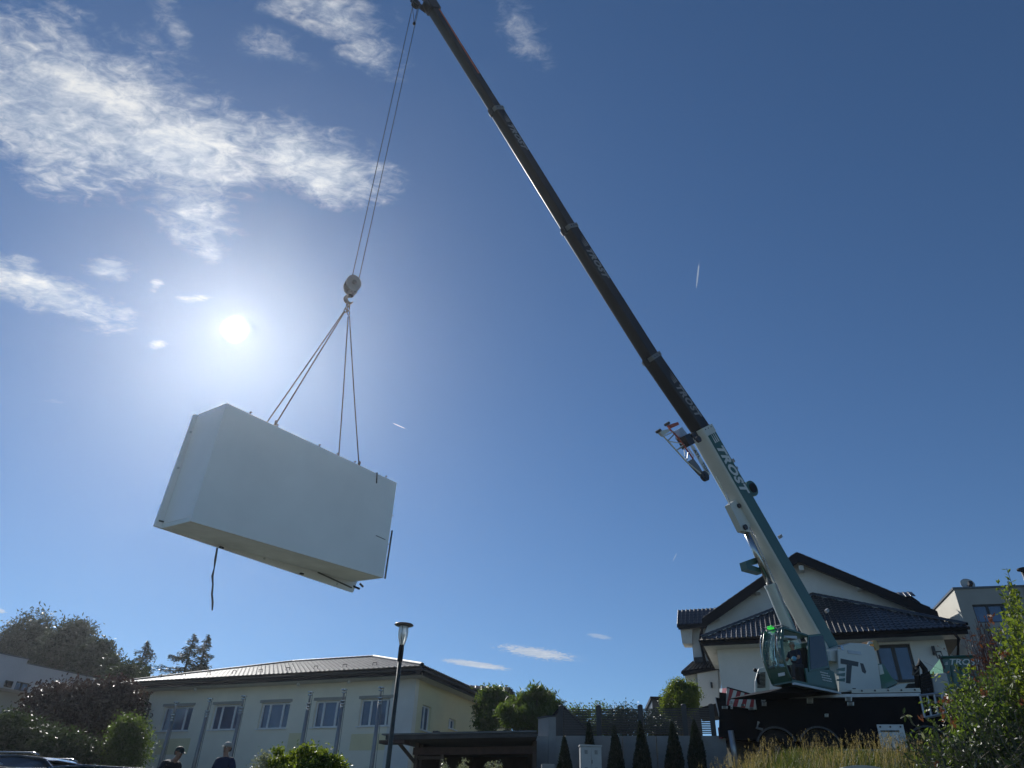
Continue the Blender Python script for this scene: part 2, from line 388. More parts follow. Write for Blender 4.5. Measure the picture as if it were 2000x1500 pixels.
def terrain():
    xs = np.concatenate([np.linspace(-900, -60, 22), np.arange(-58, 58, .6), np.linspace(60, 900, 22)])
    ys = np.concatenate([np.linspace(-120, -12, 10), np.arange(-10, 72, .6), np.linspace(74, 1800, 26)])
    X, Y = np.meshgrid(xs, ys); Z = ground_z(X, Y) - .0
    v = np.stack([X, Y, Z], -1).reshape(-1, 3); n = len(xs); i = np.arange(len(ys) - 1)[:, None] * n + np.arange(n - 1)[None]
    f = np.stack([i, i + 1, i + n + 1, i + n], -1).reshape(-1, 4)
    mat('turf', (.095, .11, .065), .95, var=.3, vs_=.6, bump=.5, bs=12, c2=(.135, .13, .11))
    return tag(np_mesh('ground', v, f, 'turf'), kind='structure')
terrain()
# the lane the photographer stands on and the gravel pad under the crane
def sheet(name, x0, x1, y0, y1, m, lift):
    xs = np.linspace(x0, x1, 60); ys = np.linspace(y0, y1, 30); X, Y = np.meshgrid(xs, ys); Z = ground_z(X, Y) + lift
    v = np.stack([X, Y, Z], -1).reshape(-1, 3); n = 60; i = np.arange(29)[:, None] * n + np.arange(59)[None]
    return tag(np_mesh(name, v, np.stack([i, i + 1, i + n + 1, i + n], -1).reshape(-1, 4), m), kind='structure')
sheet('road', -40, 40, -3.5, 3.0, 'asphalt', .06)
sheet('path', 8.5, 24, 26, 31, 'asphalt', .05)

# ------------------------------------------------------------------ roofs of real tiles
def tile_field(mb, O, U, D, wU, wD, inside, tw=.30, tl=.36, step=.022, wave=.03):
    """O ridge-side corner, U along the eave, D down the slope (unit); pan tiles laid inside a test on (a, d)"""
    U = nrm(U); D = nrm(D); NN = nrm(np.cross(U, D)); NN = NN if NN[2] > 0 else -NN
    prof = [(-.5, .0), (-.45, .60), (-.37, .93), (-.27, 1), (-.17, .8), (-.08, .3), (.1, 0), (.5, .0)]
    for j in range(int(wD / tl) + 1):
        d0 = j * tl; d1 = d0 + tl + .03
        for i in range(int(wU / tw) + 1):
            a = (i + .5) * tw
            if not inside(a, d0 + tl * .5): continue
            jit = random.uniform(-.004, .004); top = []; bot = []
            for q, h in prof:
                pa = O + U * (a + q * tw)
                top.append(pa + D * d0 + NN * (.004 + h * wave)); bot.append(pa + D * (d1 + jit) + NN * (step + h * wave + jit))
            nose = [p + D * .04 - NN * .018 for p in bot]; low = [p - NN * (step * .8) for p in nose]; k = len(prof)
            mb.add(top + bot + nose + low, [(r_ * k + c, r_ * k + c + 1, (r_ + 1) * k + c + 1, (r_ + 1) * k + c) for r_ in range(3) for c in range(k - 1)])
def cap_tiles(root, P, Q, r, m, n_len=.38):
    P = np.array(P); Q = np.array(Q); L_ = np.linalg.norm(Q - P); n = max(1, int(L_ / n_len)); d = (Q - P) / L_; first = None
    mb = MB(); half = n_len / 2 + .03
    side = nrm(np.cross(d, V(0, 0, 1))); upn = np.cross(side, d)
    rings = []
    for k_, rr in ((-half, r * .86), (half, r)):
        rings.append([P + d * (n_len / 2 + k_) + side * rr * math.cos(t) + upn * rr * math.sin(t) * .9 for t in np.linspace(-.2, math.pi + .2, 8)])
    nn = 8; mb.add(rings[0] + rings[1], [(i, i + 1, nn + i + 1, nn + i) for i in range(nn - 1)] + [tuple(range(nn, 2 * nn))])
    o0 = mb.build('ridge_tile', m, root)
    for k in range(1, n):
        dup(o0, root, Vector(d * (L_ / n) * k))

# ------------------------------------------------------------------ yellow school building with hipped roof (left)
ZE = 9.2
e0 = atz(250, 1332, ZE); e1 = atz(824, 1300, ZE)
SF = Fr(e0, e1 - e0)                       # plane of the front eave
EL = np.linalg.norm((e1 - e0)[:2])         # length of the eave
WO = -1.0                                  # wall stands 1 m behind the eave
def sw(px, py): return SF.sz(px, py, WO)
gS = 2.6
school = thing('school_building', SF.pt(EL / 2, gS, WO), 'long low cream and yellow building with a grey hipped tile roof and white windows', 'building')
back = SF.n * -1
aL, _ = sw(296, 1400); aL = sw(283, 1395)[0]; aR = sw(806, 1400)[0]
DEP = 13.0
win_px = [(313, 1380, 374, 1430), (411, 1377, 469, 1427), (505, 1372, 565, 1422), (611, 1368, 670, 1420), (700, 1365, 773, 1420)]
# front wall pierced by the windows: butt the pieces round real openings
zt = sw(500, 1372)[1]; zb = sw(500, 1422)[1]
wins = []
for x0, y0, x1, y1 in win_px:
    a0 = sw(x0 + 2, (y0 + y1) / 2)[0]; a1 = sw(x1 - 2, (y0 + y1) / 2)[0]; wins.append((a0, a1))
wt = np.mean([sw((x0 + x1) / 2 + 3, y0)[1] for x0, y0, x1, y1 in win_px]); wb = np.mean([sw((x0 + x1) / 2 - 4, y1 - 1)[1] for x0, y0, x1, y1 in win_px])
mb = MB(); cur = aL
for a0, a1 in wins:
    SF.box(mb, cur, a0, gS - 1, ZE - .02, WO - .35, WO); SF.box(mb, a0, a1, wt, ZE - .02, WO - .35, WO); SF.box(mb, a0, a1, gS - 1, wb, WO - .35, WO); cur = a1
SF.box(mb, cur, aR, gS - 1, ZE - .02, WO - .35, WO)
mb.build('wall', 'cream_plaster', school)
mb = MB()   # side and back walls, inner floor slab
SF.box(mb, aL, aL + .35, gS - 1, ZE - .02, WO - DEP, WO - .353); SF.box(mb, aL + .353, aR, gS - 1, ZE - .02, WO - DEP, WO - DEP + .35)
mb.build('wall', 'cream_plaster', school)
# right hand wall with two windows, seen at a slant
QF = Fr(SF.pt(aR, 0, WO), back)            # plane of the end wall
QF.u = back.copy(); QF.n = SF.u.copy()
sw2 = []
for x0, y0, x1, y1 in [(823, 1378, 841, 1428), (876, 1404, 890, 1424)]:
    sw2.append((QF.sz(x0, (y0 + y1) / 2)[0], QF.sz(x1, (y0 + y1) / 2)[0], QF.sz((x0 + x1) / 2, y0)[1], QF.sz((x0 + x1) / 2, y1)[1]))
mb = MB(); cur = .353
for a0, a1, z1, z0 in sw2:
    QF.box(mb, cur, a0, gS - 1, ZE - .02, -.35, 0); QF.box(mb, a0, a1, z1, ZE - .02, -.35, 0); QF.box(mb, a0, a1, gS - 1, z0, -.35, 0); cur = a1
QF.box(mb, cur, DEP - .36, gS - 1, ZE - .02, -.35, 0)
mb.build('wall', 'yellow_plaster', school)
mb = MB(); SF.box(mb, aR - 1.4, aR - .003, gS - .5, ZE - .03, WO + .003, WO + .02); mb.build('corner_panel', 'plaster', school, label='pale grey corner strip')
# painted bands between and below the windows
for a0, a1, z0, z1 in [(wins[4][0] - .3, wins[4][1] - .2, wb - 1.1, wb - .35), (wins[2][1] + .3, wins[2][1] + 1.1, wb - 1.6, wb - .25), (wins[0][0] + .2, wins[0][1] + .4, wb - 1.2, wb - .4)]:
    mb = MB(); SF.box(mb, a0, a1, z0, z1, WO + .003, WO + .009); mb.build('wall_band', 'yellow_plaster', school)
def window(fr, root, a0, a1, z0, z1, off, splits, curtain=0, fm='white_frame', sill=True, ft=.07):
    mb = MB(); o0, o1 = off - .02, off + .05
    fr.box(mb, a0, a1, z1 - ft, z1, o0, o1); fr.box(mb, a0, a1, z0, z0 + ft, o0, o1)
    xs = [a0] + [a0 + (a1 - a0) * s for s in splits] + [a1]
    for i, x in enumerate(xs):
        c = x + (ft / 2 if i == 0 else -ft / 2 if i == len(xs) - 1 else 0); wd = ft / 2 if i in (0, len(xs) - 1) else ft * .75
        fr.box(mb, c - wd, c + wd, z0 + ft, z1 - ft, o0, o1)
    f = mb.build('window', fm, root)
    for i in range(len(xs) - 1):
        m2 = MB(); fr.box(m2, xs[i] + .01, xs[i + 1] - .01, z0 + .01, z1 - .01, off - .012, off); m2.build('pane', 'pane', f)
    if sill:
        m3 = MB(); fr.box(m3, a0 - .06, a1 + .06, z0 - .05, z0 - .003, off, off + .3); m3.build('sill', fm, f)
    if curtain:
        m4 = MB(); n = 10
        for k in range(n):
            x = xs[1] + (xs[2] - xs[1]) * (k + .5) / n
            if abs(k - n / 2 + .5) > 1: fr.box(m4, x - .03, x + .03, z0 + .1, z1 - .1 - abs(k - n / 2) * .05, off - .20 - .02 * (k % 2), off - .18)
        m4.build('curtain', 'curtain', f)
    return f
for i, (a0, a1) in enumerate(wins): window(SF, school, a0, a1, wb, wt, WO - .2, [.27, .73], curtain=(i == 0))
for a0, a1, z1, z0 in sw2: window(QF, school, a0, a1, z0, z1, -.18, [.5])
for i in range(5):
    a0, a1 = wins[i]; mb = MB(); SF.box(mb, a0 - .12, a1 + .1, wt + .02, wt + .16, WO + .003, WO + .05); mb.build('blind_box', 'grey_plaster', school)
# dark room behind the panes
mb = MB(); SF.box(mb, aL + .5, aR - .5, gS, ZE - .2, WO - 2.6, WO - 2.4); mb.build('inner_wall', 'curtain', school)
# roof: hipped, ridge parallel to the eave
rz_ = None
ridL = SF.sz(560, 1294, -(DEP / 2)); ridR = SF.sz(722, 1281, -(DEP / 2)); ZR = ridR[1]
print('ridge', ridL, ridR, 'eave', EL, aL, aR, 'win', wt, wb)
sR = ridR[0]; back_off = -(DEP + 1.0)
sL = max(4.0, ridL[0])
P00 = SF.pt(0, ZE, 0); P10 = SF.pt(EL, ZE, 0); P11 = SF.pt(EL, ZE, back_off); P01 = SF.pt(0, ZE, back_off)
mid = back_off / 2; RL = SF.pt(sL, ZR, mid); RR = SF.pt(min(sR, EL - 4), ZR, mid); SRR = min(sR, EL - 4)
mb = MB(); T_ = V(0, 0, -.16)
for quad in ((P00, P10, RR, RL), (P10, P11, RR), (P11, P01, RL, RR), (P01, P00, RL)): mb.prism([q for q in quad], T_)
mb.build('roof', 'roof_felt', school)
mb = MB(); D = nrm(P00 + (RL - P00).dot(SF.u) * SF.u - RL); slope = np.linalg.norm((SF.pt(0, ZE, 0) - SF.pt(0, ZR, mid)))
O = SF.pt(0, ZR, mid)
tile_field(mb, O + V(0, 0, .02), SF.u, nrm(SF.pt(0, ZE, 0) - O), EL, slope, lambda a, d: sL * (1 - d / slope) < a < EL - (EL - SRR) * (1 - d / slope))
mb.build('roof_tiles', 'brown_tile', school, kind='stuff')
mb = MB(); U2 = back; O2 = SF.pt(SRR, ZR, 0); sl2 = np.linalg.norm(V(EL - SRR, ZR - ZE, 0)); hw = -back_off
tile_field(mb, O2 + V(0, 0, .02), U2, nrm(SF.pt(EL, ZE, 0) - O2), hw, sl2, lambda a, d: hw / 2 * (1 - d / sl2) < a < hw - hw / 2 * (1 - d / sl2))
mb.build('roof_tiles', 'brown_tile', school, kind='stuff')
cap_tiles(school, RL + V(0, 0, .05), RR + V(0, 0, .05), .13, 'brown_tile'); cap_tiles(school, P10 + V(0, 0, .05), RR + V(0, 0, .05), .13, 'brown_tile'); cap_tiles(school, P00 + V(0, 0, .05), RL + V(0, 0, .05), .13, 'brown_tile')
mb = MB()
SF.box(mb, -.05, EL + .05, ZE - .42, ZE - .165, -.06, -.003); QQ = SF
mb.obox(SF.pt(EL - .03, ZE - .29, back_off / 2), SF.u * .03, SF.n * (-back_off / 2 - .07), V(0, 0, .125)); mb.build('fascia', 'dark_trim', school)
mb = MB(); SF.box(mb, 0, EL - .07, ZE - .4, ZE - .3, WO + .003, -.07); mb.obox(SF.pt((aR + EL) / 2 - .03, ZE - .35, back_off / 2 - .5), SF.u * ((EL - aR) / 2 - .04), SF.n * (-back_off / 2 - .6), V(0, 0, .05)); mb.build('soffit', 'pale_plaster', school)
mb = MB(); mb.tube([SF.pt(-.1, ZE - .2, .07), SF.pt(EL + .1, ZE - .2, .07)], .075, 10); mb.tube([SF.pt(EL + .09, ZE - .2, .07), SF.pt(EL + .09, ZE - .2, back_off)], .075, 10); mb.build('gutter', 'gutter', school, smooth=True)
mb = MB(); mb.tube([SF.pt(.45, ZE - .2, .05), SF.pt(.45, ZE - .5, -.1), SF.pt(aL + .35, ZE - 1.1, WO + .12), SF.pt(aL + .35, gS - .4, WO + .12)], .06, 10); mb.build('downpipe', 'gutter', school, smooth=True)
for px in (392, 590, 688):
    a, _ = SF.sz(px, 1340, WO); mb = MB(); mb.sphere(SF.pt(a, ZE - .47, WO + .35), .09); mb.build('soffit_lamp', 'white_frame', school, smooth=True)
for k in range(9):
    a = 1.6 + k * (EL - 3) / 9; q = SF.pt(a, ZE + .32, -.75); mb = MB(); mb.tube([q - SF.u * .12, q - SF.u * .12 + V(0, 0, .14), q + SF.u * .12 + V(0, 0, .14), q + SF.u * .12], .02, 6); mb.build('snow_hook', 'dark_trim', school)

# ------------------------------------------------------------------ flag masts in front of it
MF = Fr(SF.pt(0, 0, 2.2), SF.u); MF.n = SF.n
masts = [(345, 1372, 24, 'leftmost mast, crossing the curtained first window'), (411, 1365, 24, 'mast at the left edge of the second window'),
         (477, 1360, 22, 'mast between the second and the third window'), (607, 1352, 22, 'mast at the left edge of the fourth window'),
         (673, 1347, 22, 'mast at the right edge of the fourth window'), (745, 1343, 20, 'mast crossing the middle of the fifth window')]
for px, py, dy, lab in masts:
    top = MF.hit(px, py); mid_ = MF.hit(px - dy * .16, py + dy); gz = float(ground_z(top[0], top[1]))
    r_ = thing('flag_mast', (top[0], top[1], gz), 'grey steel flag ' + lab, 'flagpole', 'flag masts in front of the yellow building')
    zt_, zm = top[2], mid_[2]; b = V(top[0], top[1], 0)
    MB().tube([b + V(0, 0, gz - .3), b + V(0, 0, gz + 2), b + V(0, 0, zm)], [.105, .10, .085], 12).build('pole', 'galv', r_, smooth=True)
    MB().tube([b + V(0, 0, zm), b + V(0, 0, zt_)], [.05, .045], 10).build('upper_pole', 'galv', r_, smooth=True)
    m1 = MB(); m1.disc(b + V(0, 0, zt_), (0, 0, 1), .15, .035, 16); m1.disc(b + V(0, 0, zt_ - .13), (0, 0, 1), .12, .03, 16)
    m1.build('cap', 'steel', r_, smooth=False)
    m1 = MB()
    for k, zz in enumerate((zm, zm - .14, zm - .26)): m1.disc(b + V(0, 0, zz), (0, 0, 1), .13 - .012 * k, .03, 14)
    m1.build('ring', 'steel', r_)
    MB().tube([b + SF.u * .13 + V(0, 0, zt_ - .05), b + SF.u * .22 + V(0, 0, gz + 1.2)], .012, 6).build('halyard', 'webbing', r_)

# ------------------------------------------------------------------ carport with flat roof
CF = Fr(atz(845, 1437, 5.0), atz(1050, 1433, 5.0) - atz(845, 1437, 5.0))
carport = thing('carport', CF.pt(0, 2.2, 0), 'low flat roofed timber carport with a dark open front', 'carport')
a0 = CF.sz(742, 1440)[0]; a1 = CF.sz(1049, 1433)[0]; zt1 = CF.sz(900, 1433)[1]; zt0 = CF.sz(900, 1442)[1]
mb = MB(); mb.prism([CF.pt(a0 + .25, zt0, 0), CF.pt(a1, zt0, 0), CF.pt(a1 - 2.6, zt0, -6), CF.pt(a0 + .25, zt0, -6)], V(0, 0, zt1 - zt0)); mb.build('roof', 'roof_felt', carport)
mb = MB(); mb.prism([CF.pt(a0 + .1, zt1 + .003, .06), CF.pt(a1, zt1 + .003, .06), CF.pt(a1 - 2.65, zt1 + .003, -6.1), CF.pt(a0 + .1, zt1 + .003, -6.1)], V(0, 0, .047)); mb.build('roof_edge', 'zinc', carport)
mb = MB(); CF.box(mb, a0, a0 + 1.1, zt0 - .13, zt0 - .02, -.4, .03); mb.build('beam_end', 'red_wood', carport)
zb1 = CF.sz(900, 1452)[1]; zb0 = CF.sz(900, 1467)[1]
mb = MB(); CF.box(mb, CF.sz(782, 1460)[0], a1 - .5, zb0, zb1, -1.2, -.95); mb.build('beam', 'red_wood', carport)
for px in (786, 838):
    a = CF.sz(px, 1480)[0]; mb = MB(); CF.box(mb, a - .07, a + .07, 1.6, zb0 - .003 if px == 838 else zt0, -1.12, -.98); mb.build('post', 'brown_wood', carport)
aa = CF.sz(786, 1480)[0]; ab = CF.sz(838, 1480)[0]; zz = CF.sz(810, 1473)[1]
mb = MB(); CF.box(mb, aa + .075, ab - .075, zz - .06, zz + .04, -1.1, -1.0); mb.build('rail', 'brown_wood', carport)
mb = MB(); mb.tube([CF.pt(a0 + .5, zt0 - .05, -.6), CF.pt(aa, zb0 - .3, -1.05)], .07, 6); mb.build('brace', 'brown_wood', carport)
mb = MB(); CF.box(mb, aa - .1, a1 - 2.6, 1.4, zt0 - .003, -6, -5.8); CF.box(mb, aa - .1, aa + .1, 1.4, zt0 - .003, -5.79, -1.3); mb.prism([CF.pt(a1 - .5, 1.4, -.9), CF.pt(a1 - .35, 1.4, -.9), CF.pt(a1 - 2.5, 1.4, -5.79), CF.pt(a1 - 2.65, 1.4, -5.79)], V(0, 0, zt0 - 1.403)); mb.build('rear_wall', 'brown_wood', carport)
mb = MB(); q0 = CF.sz(852, 1427, -2.0); q1 = CF.sz(1035, 1425, -2.0); zq = zt1 + .28
CF.box(mb, q0[0], q1[0], zq, zq + .06, -2.03, -1.97)
mb.build('roof_rail', 'anthracite', carport)
mb = MB(); CF.box(mb, q0[0] - .1, q0[0] + .12, zt1 + .055, zq + .1, -2.1, -1.9); mb.build('rail_end', 'anthracite', carport)
for k in range(5):
    a = q0[0] + .6 + k * (q1[0] - q0[0] - .7) / 4; mb = MB(); CF.box(mb, a - .02, a + .02, zt1 + .052, zq - .002, -2.02, -1.98); mb.build('rail_post', 'anthracite', carport)

# ------------------------------------------------------------------ concrete wing wall, retaining wall, slat fence
z6 = 5.95; pA = atz(1051, 1404.5, z6); pB = atz(1065, 1404.5, z6); pC = WALLF.pt(-.02, z6, .0)
dirp = nrm(V(pC[0] - pB[0], pC[1] - pB[1], 0)); wall = thing('concrete_wall', (pB[0], pB[1], 2.2), 'short grey concrete wing wall with dark coping at the end of the carport', 'wall')
def flat(p, z): return V(p[0], p[1], z)
mb = MB(); mb.prism([flat(pA, 1.8), flat(pB, 1.8), flat(pC, 1.8), flat(pA + (pC - pB), 1.8)], (0, 0, z6 - 1.8)); mb.build('wall_body', 'concrete', wall, bevel=.01)
e = V(.03, 0, 0); mb = MB(); mb.prism([flat(pA, z6 + .003) - e - V(0, .03, 0), flat(pB, z6 + .003) + e - V(0, .03, 0), flat(pC, z6 + .003) + e, flat(pA + (pC - pB), z6 + .003) - e], (0, 0, .06)); mb.build('coping', 'coping', wall)
ret = thing('retaining_wall', WALLF.pt(4, 3, 0), 'long low grey concrete retaining wall below the dark slat fence', 'wall')
ztw = 5.3; aend = WALLF.sz(1400, 1437)[0] + .3
npan = 5
for k in range(npan):
    mb = MB(); WALLF.box(mb, (-.9 if k == 0 else k * aend / npan + .026), (k + 1) * aend / npan - .006, 1.6, ztw, -.25, -.02 - .004 * (k % 2))
    mb.build('wall_panel', 'concrete', ret)
fence = thing('slat_fence', WALLF.pt(4, ztw, -.12), 'dark grey fence of thin horizontal slats on top of the concrete wall', 'fence')
posts = [WALLF.sz(x, 1410, -.12)[0] for x in (1096, 1170, 1252, 1338, 1392)]
ztop = WALLF.sz(1200, 1384, -.12)[1]; zpost = WALLF.sz(1170, 1382, -.12)[1] + .05
for i, a in enumerate(posts):
    mb = MB(); WALLF.box(mb, a - .09, a + .09, ztw + .002, zpost, -.21, -.03); mb.sphere(WALLF.pt(a, zpost, -.12), .1, .1, .05); mb.build('post', 'anthracite', fence)
for i in range(4):
    for k in range(15):
        z = ztw + .1 + (ztop - ztw - .13) * k / 14; mb = MB(); WALLF.box(mb, posts[i] + .092, posts[i + 1] - .092, z - .016, z + .016, -.14, -.10)
        mb.build('slat', 'anthracite', fence)
# solid boarded gable panel left of the fence
gp = [(1085, 1437), (1085, 1396), (1096, 1378), (1110, 1380), (1158, 1437)]
shed = thing('garden_shed', WALLF.pt(1, 5.2, -3), 'dark garden shed with sloping roof behind the left end of the slat fence', 'shed')
mb = MB(); WALLF.poly(mb, [(1078, 1440), (1078, 1402), (1097, 1377), (1150, 1432), (1150, 1440)], -6.0, -3.0); mb.build('wall', 'anthracite', shed)
mb = MB(); q = [WALLF.hit(x, y, -2.85) for x, y in [(1097, 1375), (1152, 1431), (1150, 1434), (1097, 1379), (1076, 1405), (1074, 1402)]]; mb.prism(q, WALLF.n * -3.3); mb.build('roof', 'dark_trim', shed)

# electric cabinet
KF = Fr(at(1155, 1480, 26.0), (1, .02, 0)); b0 = KF.sz(1134, 1480)[0]; b1 = KF.sz(1175, 1480)[0]; kt = KF.sz(1155, 1458)[1]
cabn = thing('electric_cabinet', KF.pt((b0 + b1) / 2, 2.3, -.15), 'light grey street distribution cabinet with two doors in front of the concrete wall', 'cabinet')
mb = MB(); KF.box(mb, b0, b1, 1.9, kt, -.35, 0); mb.build('housing', 'cabinet_grey', cabn, bevel=.01)
mb = MB(); KF.box(mb, b0 - .02, b1 + .02, kt + .002, kt + .05, -.38, .03); mb.build('lid', 'cabinet_grey', cabn)
mid_a = (b0 + b1) / 2
for s in (0, 1):
    c0, c1 = (b0 + .02, mid_a - .006) if s == 0 else (mid_a + .006, b1 - .02); mb = MB(); KF.box(mb, c0, c1, 1.95, kt - .03, .002, .022); d = mb.build('door', 'cabinet_grey', cabn)
    for zv in (kt - .22, kt - .72):
        for k in range(4):
            mb = MB(); KF.box(mb, (c0 + c1) / 2 - .05, (c0 + c1) / 2 + .05, zv + k * .03, zv + k * .03 + .012, .023, .03); mb.build('vent', 'gutter', d)
mb = MB(); KF.box(mb, mid_a + .015, mid_a + .035, kt - .5, kt - .4, .023, .04); mb.build('handle', 'gutter', cabn)
# bollard-like concrete block by the wing wall
mb = MB(); q = at(1070, 1493, 25.6); mb.obox(q - V(0, 0, .6), (.2, 0, 0), (0, .15, 0), (0, 0, .6)); o = mb.build('meter_box', 'concrete', None, bevel=.01); tag(o, 'small grey concrete box at the foot of the wing wall', 'box')

# ------------------------------------------------------------------ white house with dark tiled roofs (right)
ZH = 10.8
h0 = atz(1370, 1247, ZH); h1 = atz(1888, 1222, ZH)
HF = Fr(h0, h1 - h0); HL = np.linalg.norm((h1 - h0)[:2])
def gnd(fr, a, off): q = fr.pt(a, 0, off); return float(ground_z(q[0], q[1]))
# depth of the front block: hip apex where its ray reaches a 25 degree slope
d_ = 0.5
while HF.hit(1588, 1163, -d_)[2] > ZH + d_ * math.tan(R(34)): d_ += .02
    
HD = d_; apexa, apexz = HF.sz(1588, 1163, -HD)
print('house', HL, HD, apexa, apexz, h0, h1)
house = thing('white_house', HF.pt(HL / 2, 4.3, -3), 'large white two storey house with black glazed tile roofs behind the crane', 'house')
wl = HF.sz(1404, 1300, -.9)[0]; wr = HL - .9
win = [HF.sz(1714, 1290, -.9)[0] + .05, HF.sz(1785, 1290, -.9)[0], HF.sz(1760, 1331, -.9)[1], HF.sz(1750, 1258, -.9)[1]]
mb = MB(); HF.box(mb, wl, win[0], 3.5, ZH - .02, -1.3, -.9); HF.box(mb, win[1], wr, 3.5, ZH - .02, -1.3, -.9)
HF.box(mb, win[0], win[1], win[3], ZH - .02, -1.3, -.9); HF.box(mb, win[0], win[1], 3.5, win[2], -1.3, -.9); mb.build('wall', 'plaster', house)
mb = MB(); HF.box(mb, wl, wl + .3, 3.5, ZH - .02, -HD - 2, -1.303); HF.box(mb, wr - .3, wr, 3.5, ZH - .02, -HD, -1.303); mb.build('wall', 'plaster', house)
window(HF, house, win[0], win[1], win[2], win[3], -1.08, [.5], fm='dark_frame', sill=True, ft=.11)
mb = MB(); HF.box(mb, wl + .5, wr - .5, 3.6, ZH - .3, -3, -2.8); mb.build('inner_wall', 'interior', house)
# front hip roof
A0 = HF.pt(0, ZH, 0); A1 = HF.pt(HL, ZH, 0); AP = HF.pt(apexa, apexz, -HD); B0 = HF.pt(0, ZH, -HD - 3.3); B1 = HF.pt(HL, ZH, -HD - 3.3)
mb = MB(); T_ = V(0, 0, -.15)
mb.prism([A0, A1, AP], T_); mb.prism([A0, AP, HF.pt(apexa, apexz, -HD - 3.3), B0], T_); mb.prism([A1, B1, HF.pt(apexa, apexz, -HD - 3.3), AP], T_); mb.build('roof', 'dark_trim', house)
sl_ = np.linalg.norm(V(apexz - ZH, HD, 0)); O = HF.pt(0, apexz, -HD); mb = MB()
tile_field(mb, O + V(0, 0, .03), HF.u, nrm(HF.pt(0, ZH, 0) - O), HL, sl_, lambda a, d: apexa * (1 - d / sl_) + .1 < a < HL - (HL - apexa) * (1 - d / sl_) - .1, tw=.24, tl=.34, wave=.045, step=.03)
mb.build('roof_tiles', 'dark_tile', house, kind='stuff')
cap_tiles(house, A0 + V(0, 0, .06), AP + V(0, 0, .06), .13, 'dark_tile'); cap_tiles(house, A1 + V(0, 0, .06), AP + V(0, 0, .06), .13, 'dark_tile')
mb = MB(); HF.box(mb, .02, HL - .02, ZH - .36, ZH - .155, -.05, -.003); mb.obox(HF.pt(.03, ZH - .26, -HD / 2), HF.u * .03, HF.n * (HD / 2 - .06), V(0, 0, .1)); mb.build('fascia', 'dark_trim', house)
for k in range(10):   # boards under the left eave
    o0 = -.9 - k * HD / 10; mb = MB(); HF.box(mb, .07, wl - .01, ZH - .36 + .004 * (k % 2), ZH - .33, o0 - HD / 10 + .02, o0); mb.build('soffit_board', 'white_wood', house)
mb = MB(); HF.box(mb, .07, HL - .1, ZH - .36, ZH - .33, -.88, -.06); mb.build('soffit', 'white_wood', house)
mb = MB(); mb.tube([HF.pt(-.08, ZH - .12, .07), HF.pt(HL + .08, ZH - .12, .07)], .07, 10); mb.tube([HF.pt(-.08, ZH - .12, .07), HF.pt(-.08, ZH - .12, -HD)], .07, 10); mb.build('gutter', 'dark_trim', house, smooth=True)
qd = HF.sz(1867, 1270, -.8)[0]
mb = MB(); mb.tube([HF.pt(qd - .1, ZH - .2, .05), HF.pt(qd + .1, ZH - .5, -.1), HF.pt(qd + .02, ZH - 1.1, -.8), HF.pt(qd, 4, -.8)], .065, 10); mb.build('downpipe', 'dark_trim', house, smooth=True)
mb = MB(); q = HF.hit(1823, 1268, -.8); mb.obox(q, HF.u * .06, HF.n * .08, V(0, 0, .13)); mb.tube([q + V(0, 0, .1), q - V(0, 0, .25)], [.05, .09], 8); mb.build('wall_lamp', 'dark_frame', house)
mb = MB(); HF.box(mb, wl + .1, wl + .3, 3.6, 8.1, -.897, -.80); mb.build('door_frame', 'white_frame', house)
# main gable behind
GO = -HD - .3
gz_ = [(1378, 1232), (1385, 1215), (1557, 1100), (1822, 1206), (1835, 1215), (1835, 1260), (1378, 1260)]
mb = MB(); HF.poly(mb, gz_, GO - .35, GO); mb.build('gable_wall', 'plaster', house)
rk = HF.hit(1557, 1083, GO + .7); lk = HF.hit(1371, 1213, GO + .7); rr = HF.hit(1832, 1198, GO + .7)
for P_, Q_, nm in ((rk, lk, 'l'), (rk, rr, 'r')):
    mb = MB(); dn = V(0, 0, -.42); mb.prism([P_, Q_, Q_ + dn, P_ + dn], HF.n * -.08); mb.build('bargeboard', 'dark_trim', house)
    mb = MB(); mb.prism([P_ + V(0, 0, .003), Q_ + V(0, 0, .003), Q_ + V(0, 0, .12), P_ + V(0, 0, .12)], HF.n * -9); mb.build('roof', 'dark_trim', house)
    # tiles on the main roof: laid down each slope
    L2 = np.linalg.norm(Q_ - P_); mb = MB()
    tile_field(mb, P_ + V(0, 0, .14) - HF.n * 0, -HF.n, nrm(Q_ - P_), 8.9, L2, lambda a, d: a > .1 and a < 8.8 and d < L2 - .3, tw=.34, tl=.40, wave=.03)
    mb.build('roof_tiles', 'dark_tile', house, kind='stuff')
for x, y in ((1480, 1155), (1400, 1206), (1679, 1148), (1786, 1194), (1565, 1112)):   # purlin ends below the verge
    q = HF.hit(x, y, GO + .3); mb = MB(); mb.obox(q, HF.u * .13, HF.n * .3, V(0, 0, .13)); mb.build('purlin_end', 'white_wood', house)
# small dormer roof at the right of the ridge
mb = MB(); q = [HF.hit(x, y, GO - 1.0) for x, y in [(1745, 1160), (1772, 1158), (1797, 1176), (1797, 1186), (1752, 1172)]]; mb.prism(q, HF.n * -1.2); mb.build('dormer', 'dark_trim', house)
mb = MB(); P_ = HF.hit(1772, 1157, GO - 1.05); Q_ = HF.hit(1798, 1177, GO - .2); 
tile_field(mb, P_ - HF.u * .75 + V(0, 0, .02), HF.u, nrm(HF.n * .8 + V(0, 0, -.45)), .9, .7, lambda a, d: True, tw=.24, tl=.3); mb.build('roof_tiles', 'dark_tile', house, kind='stuff')
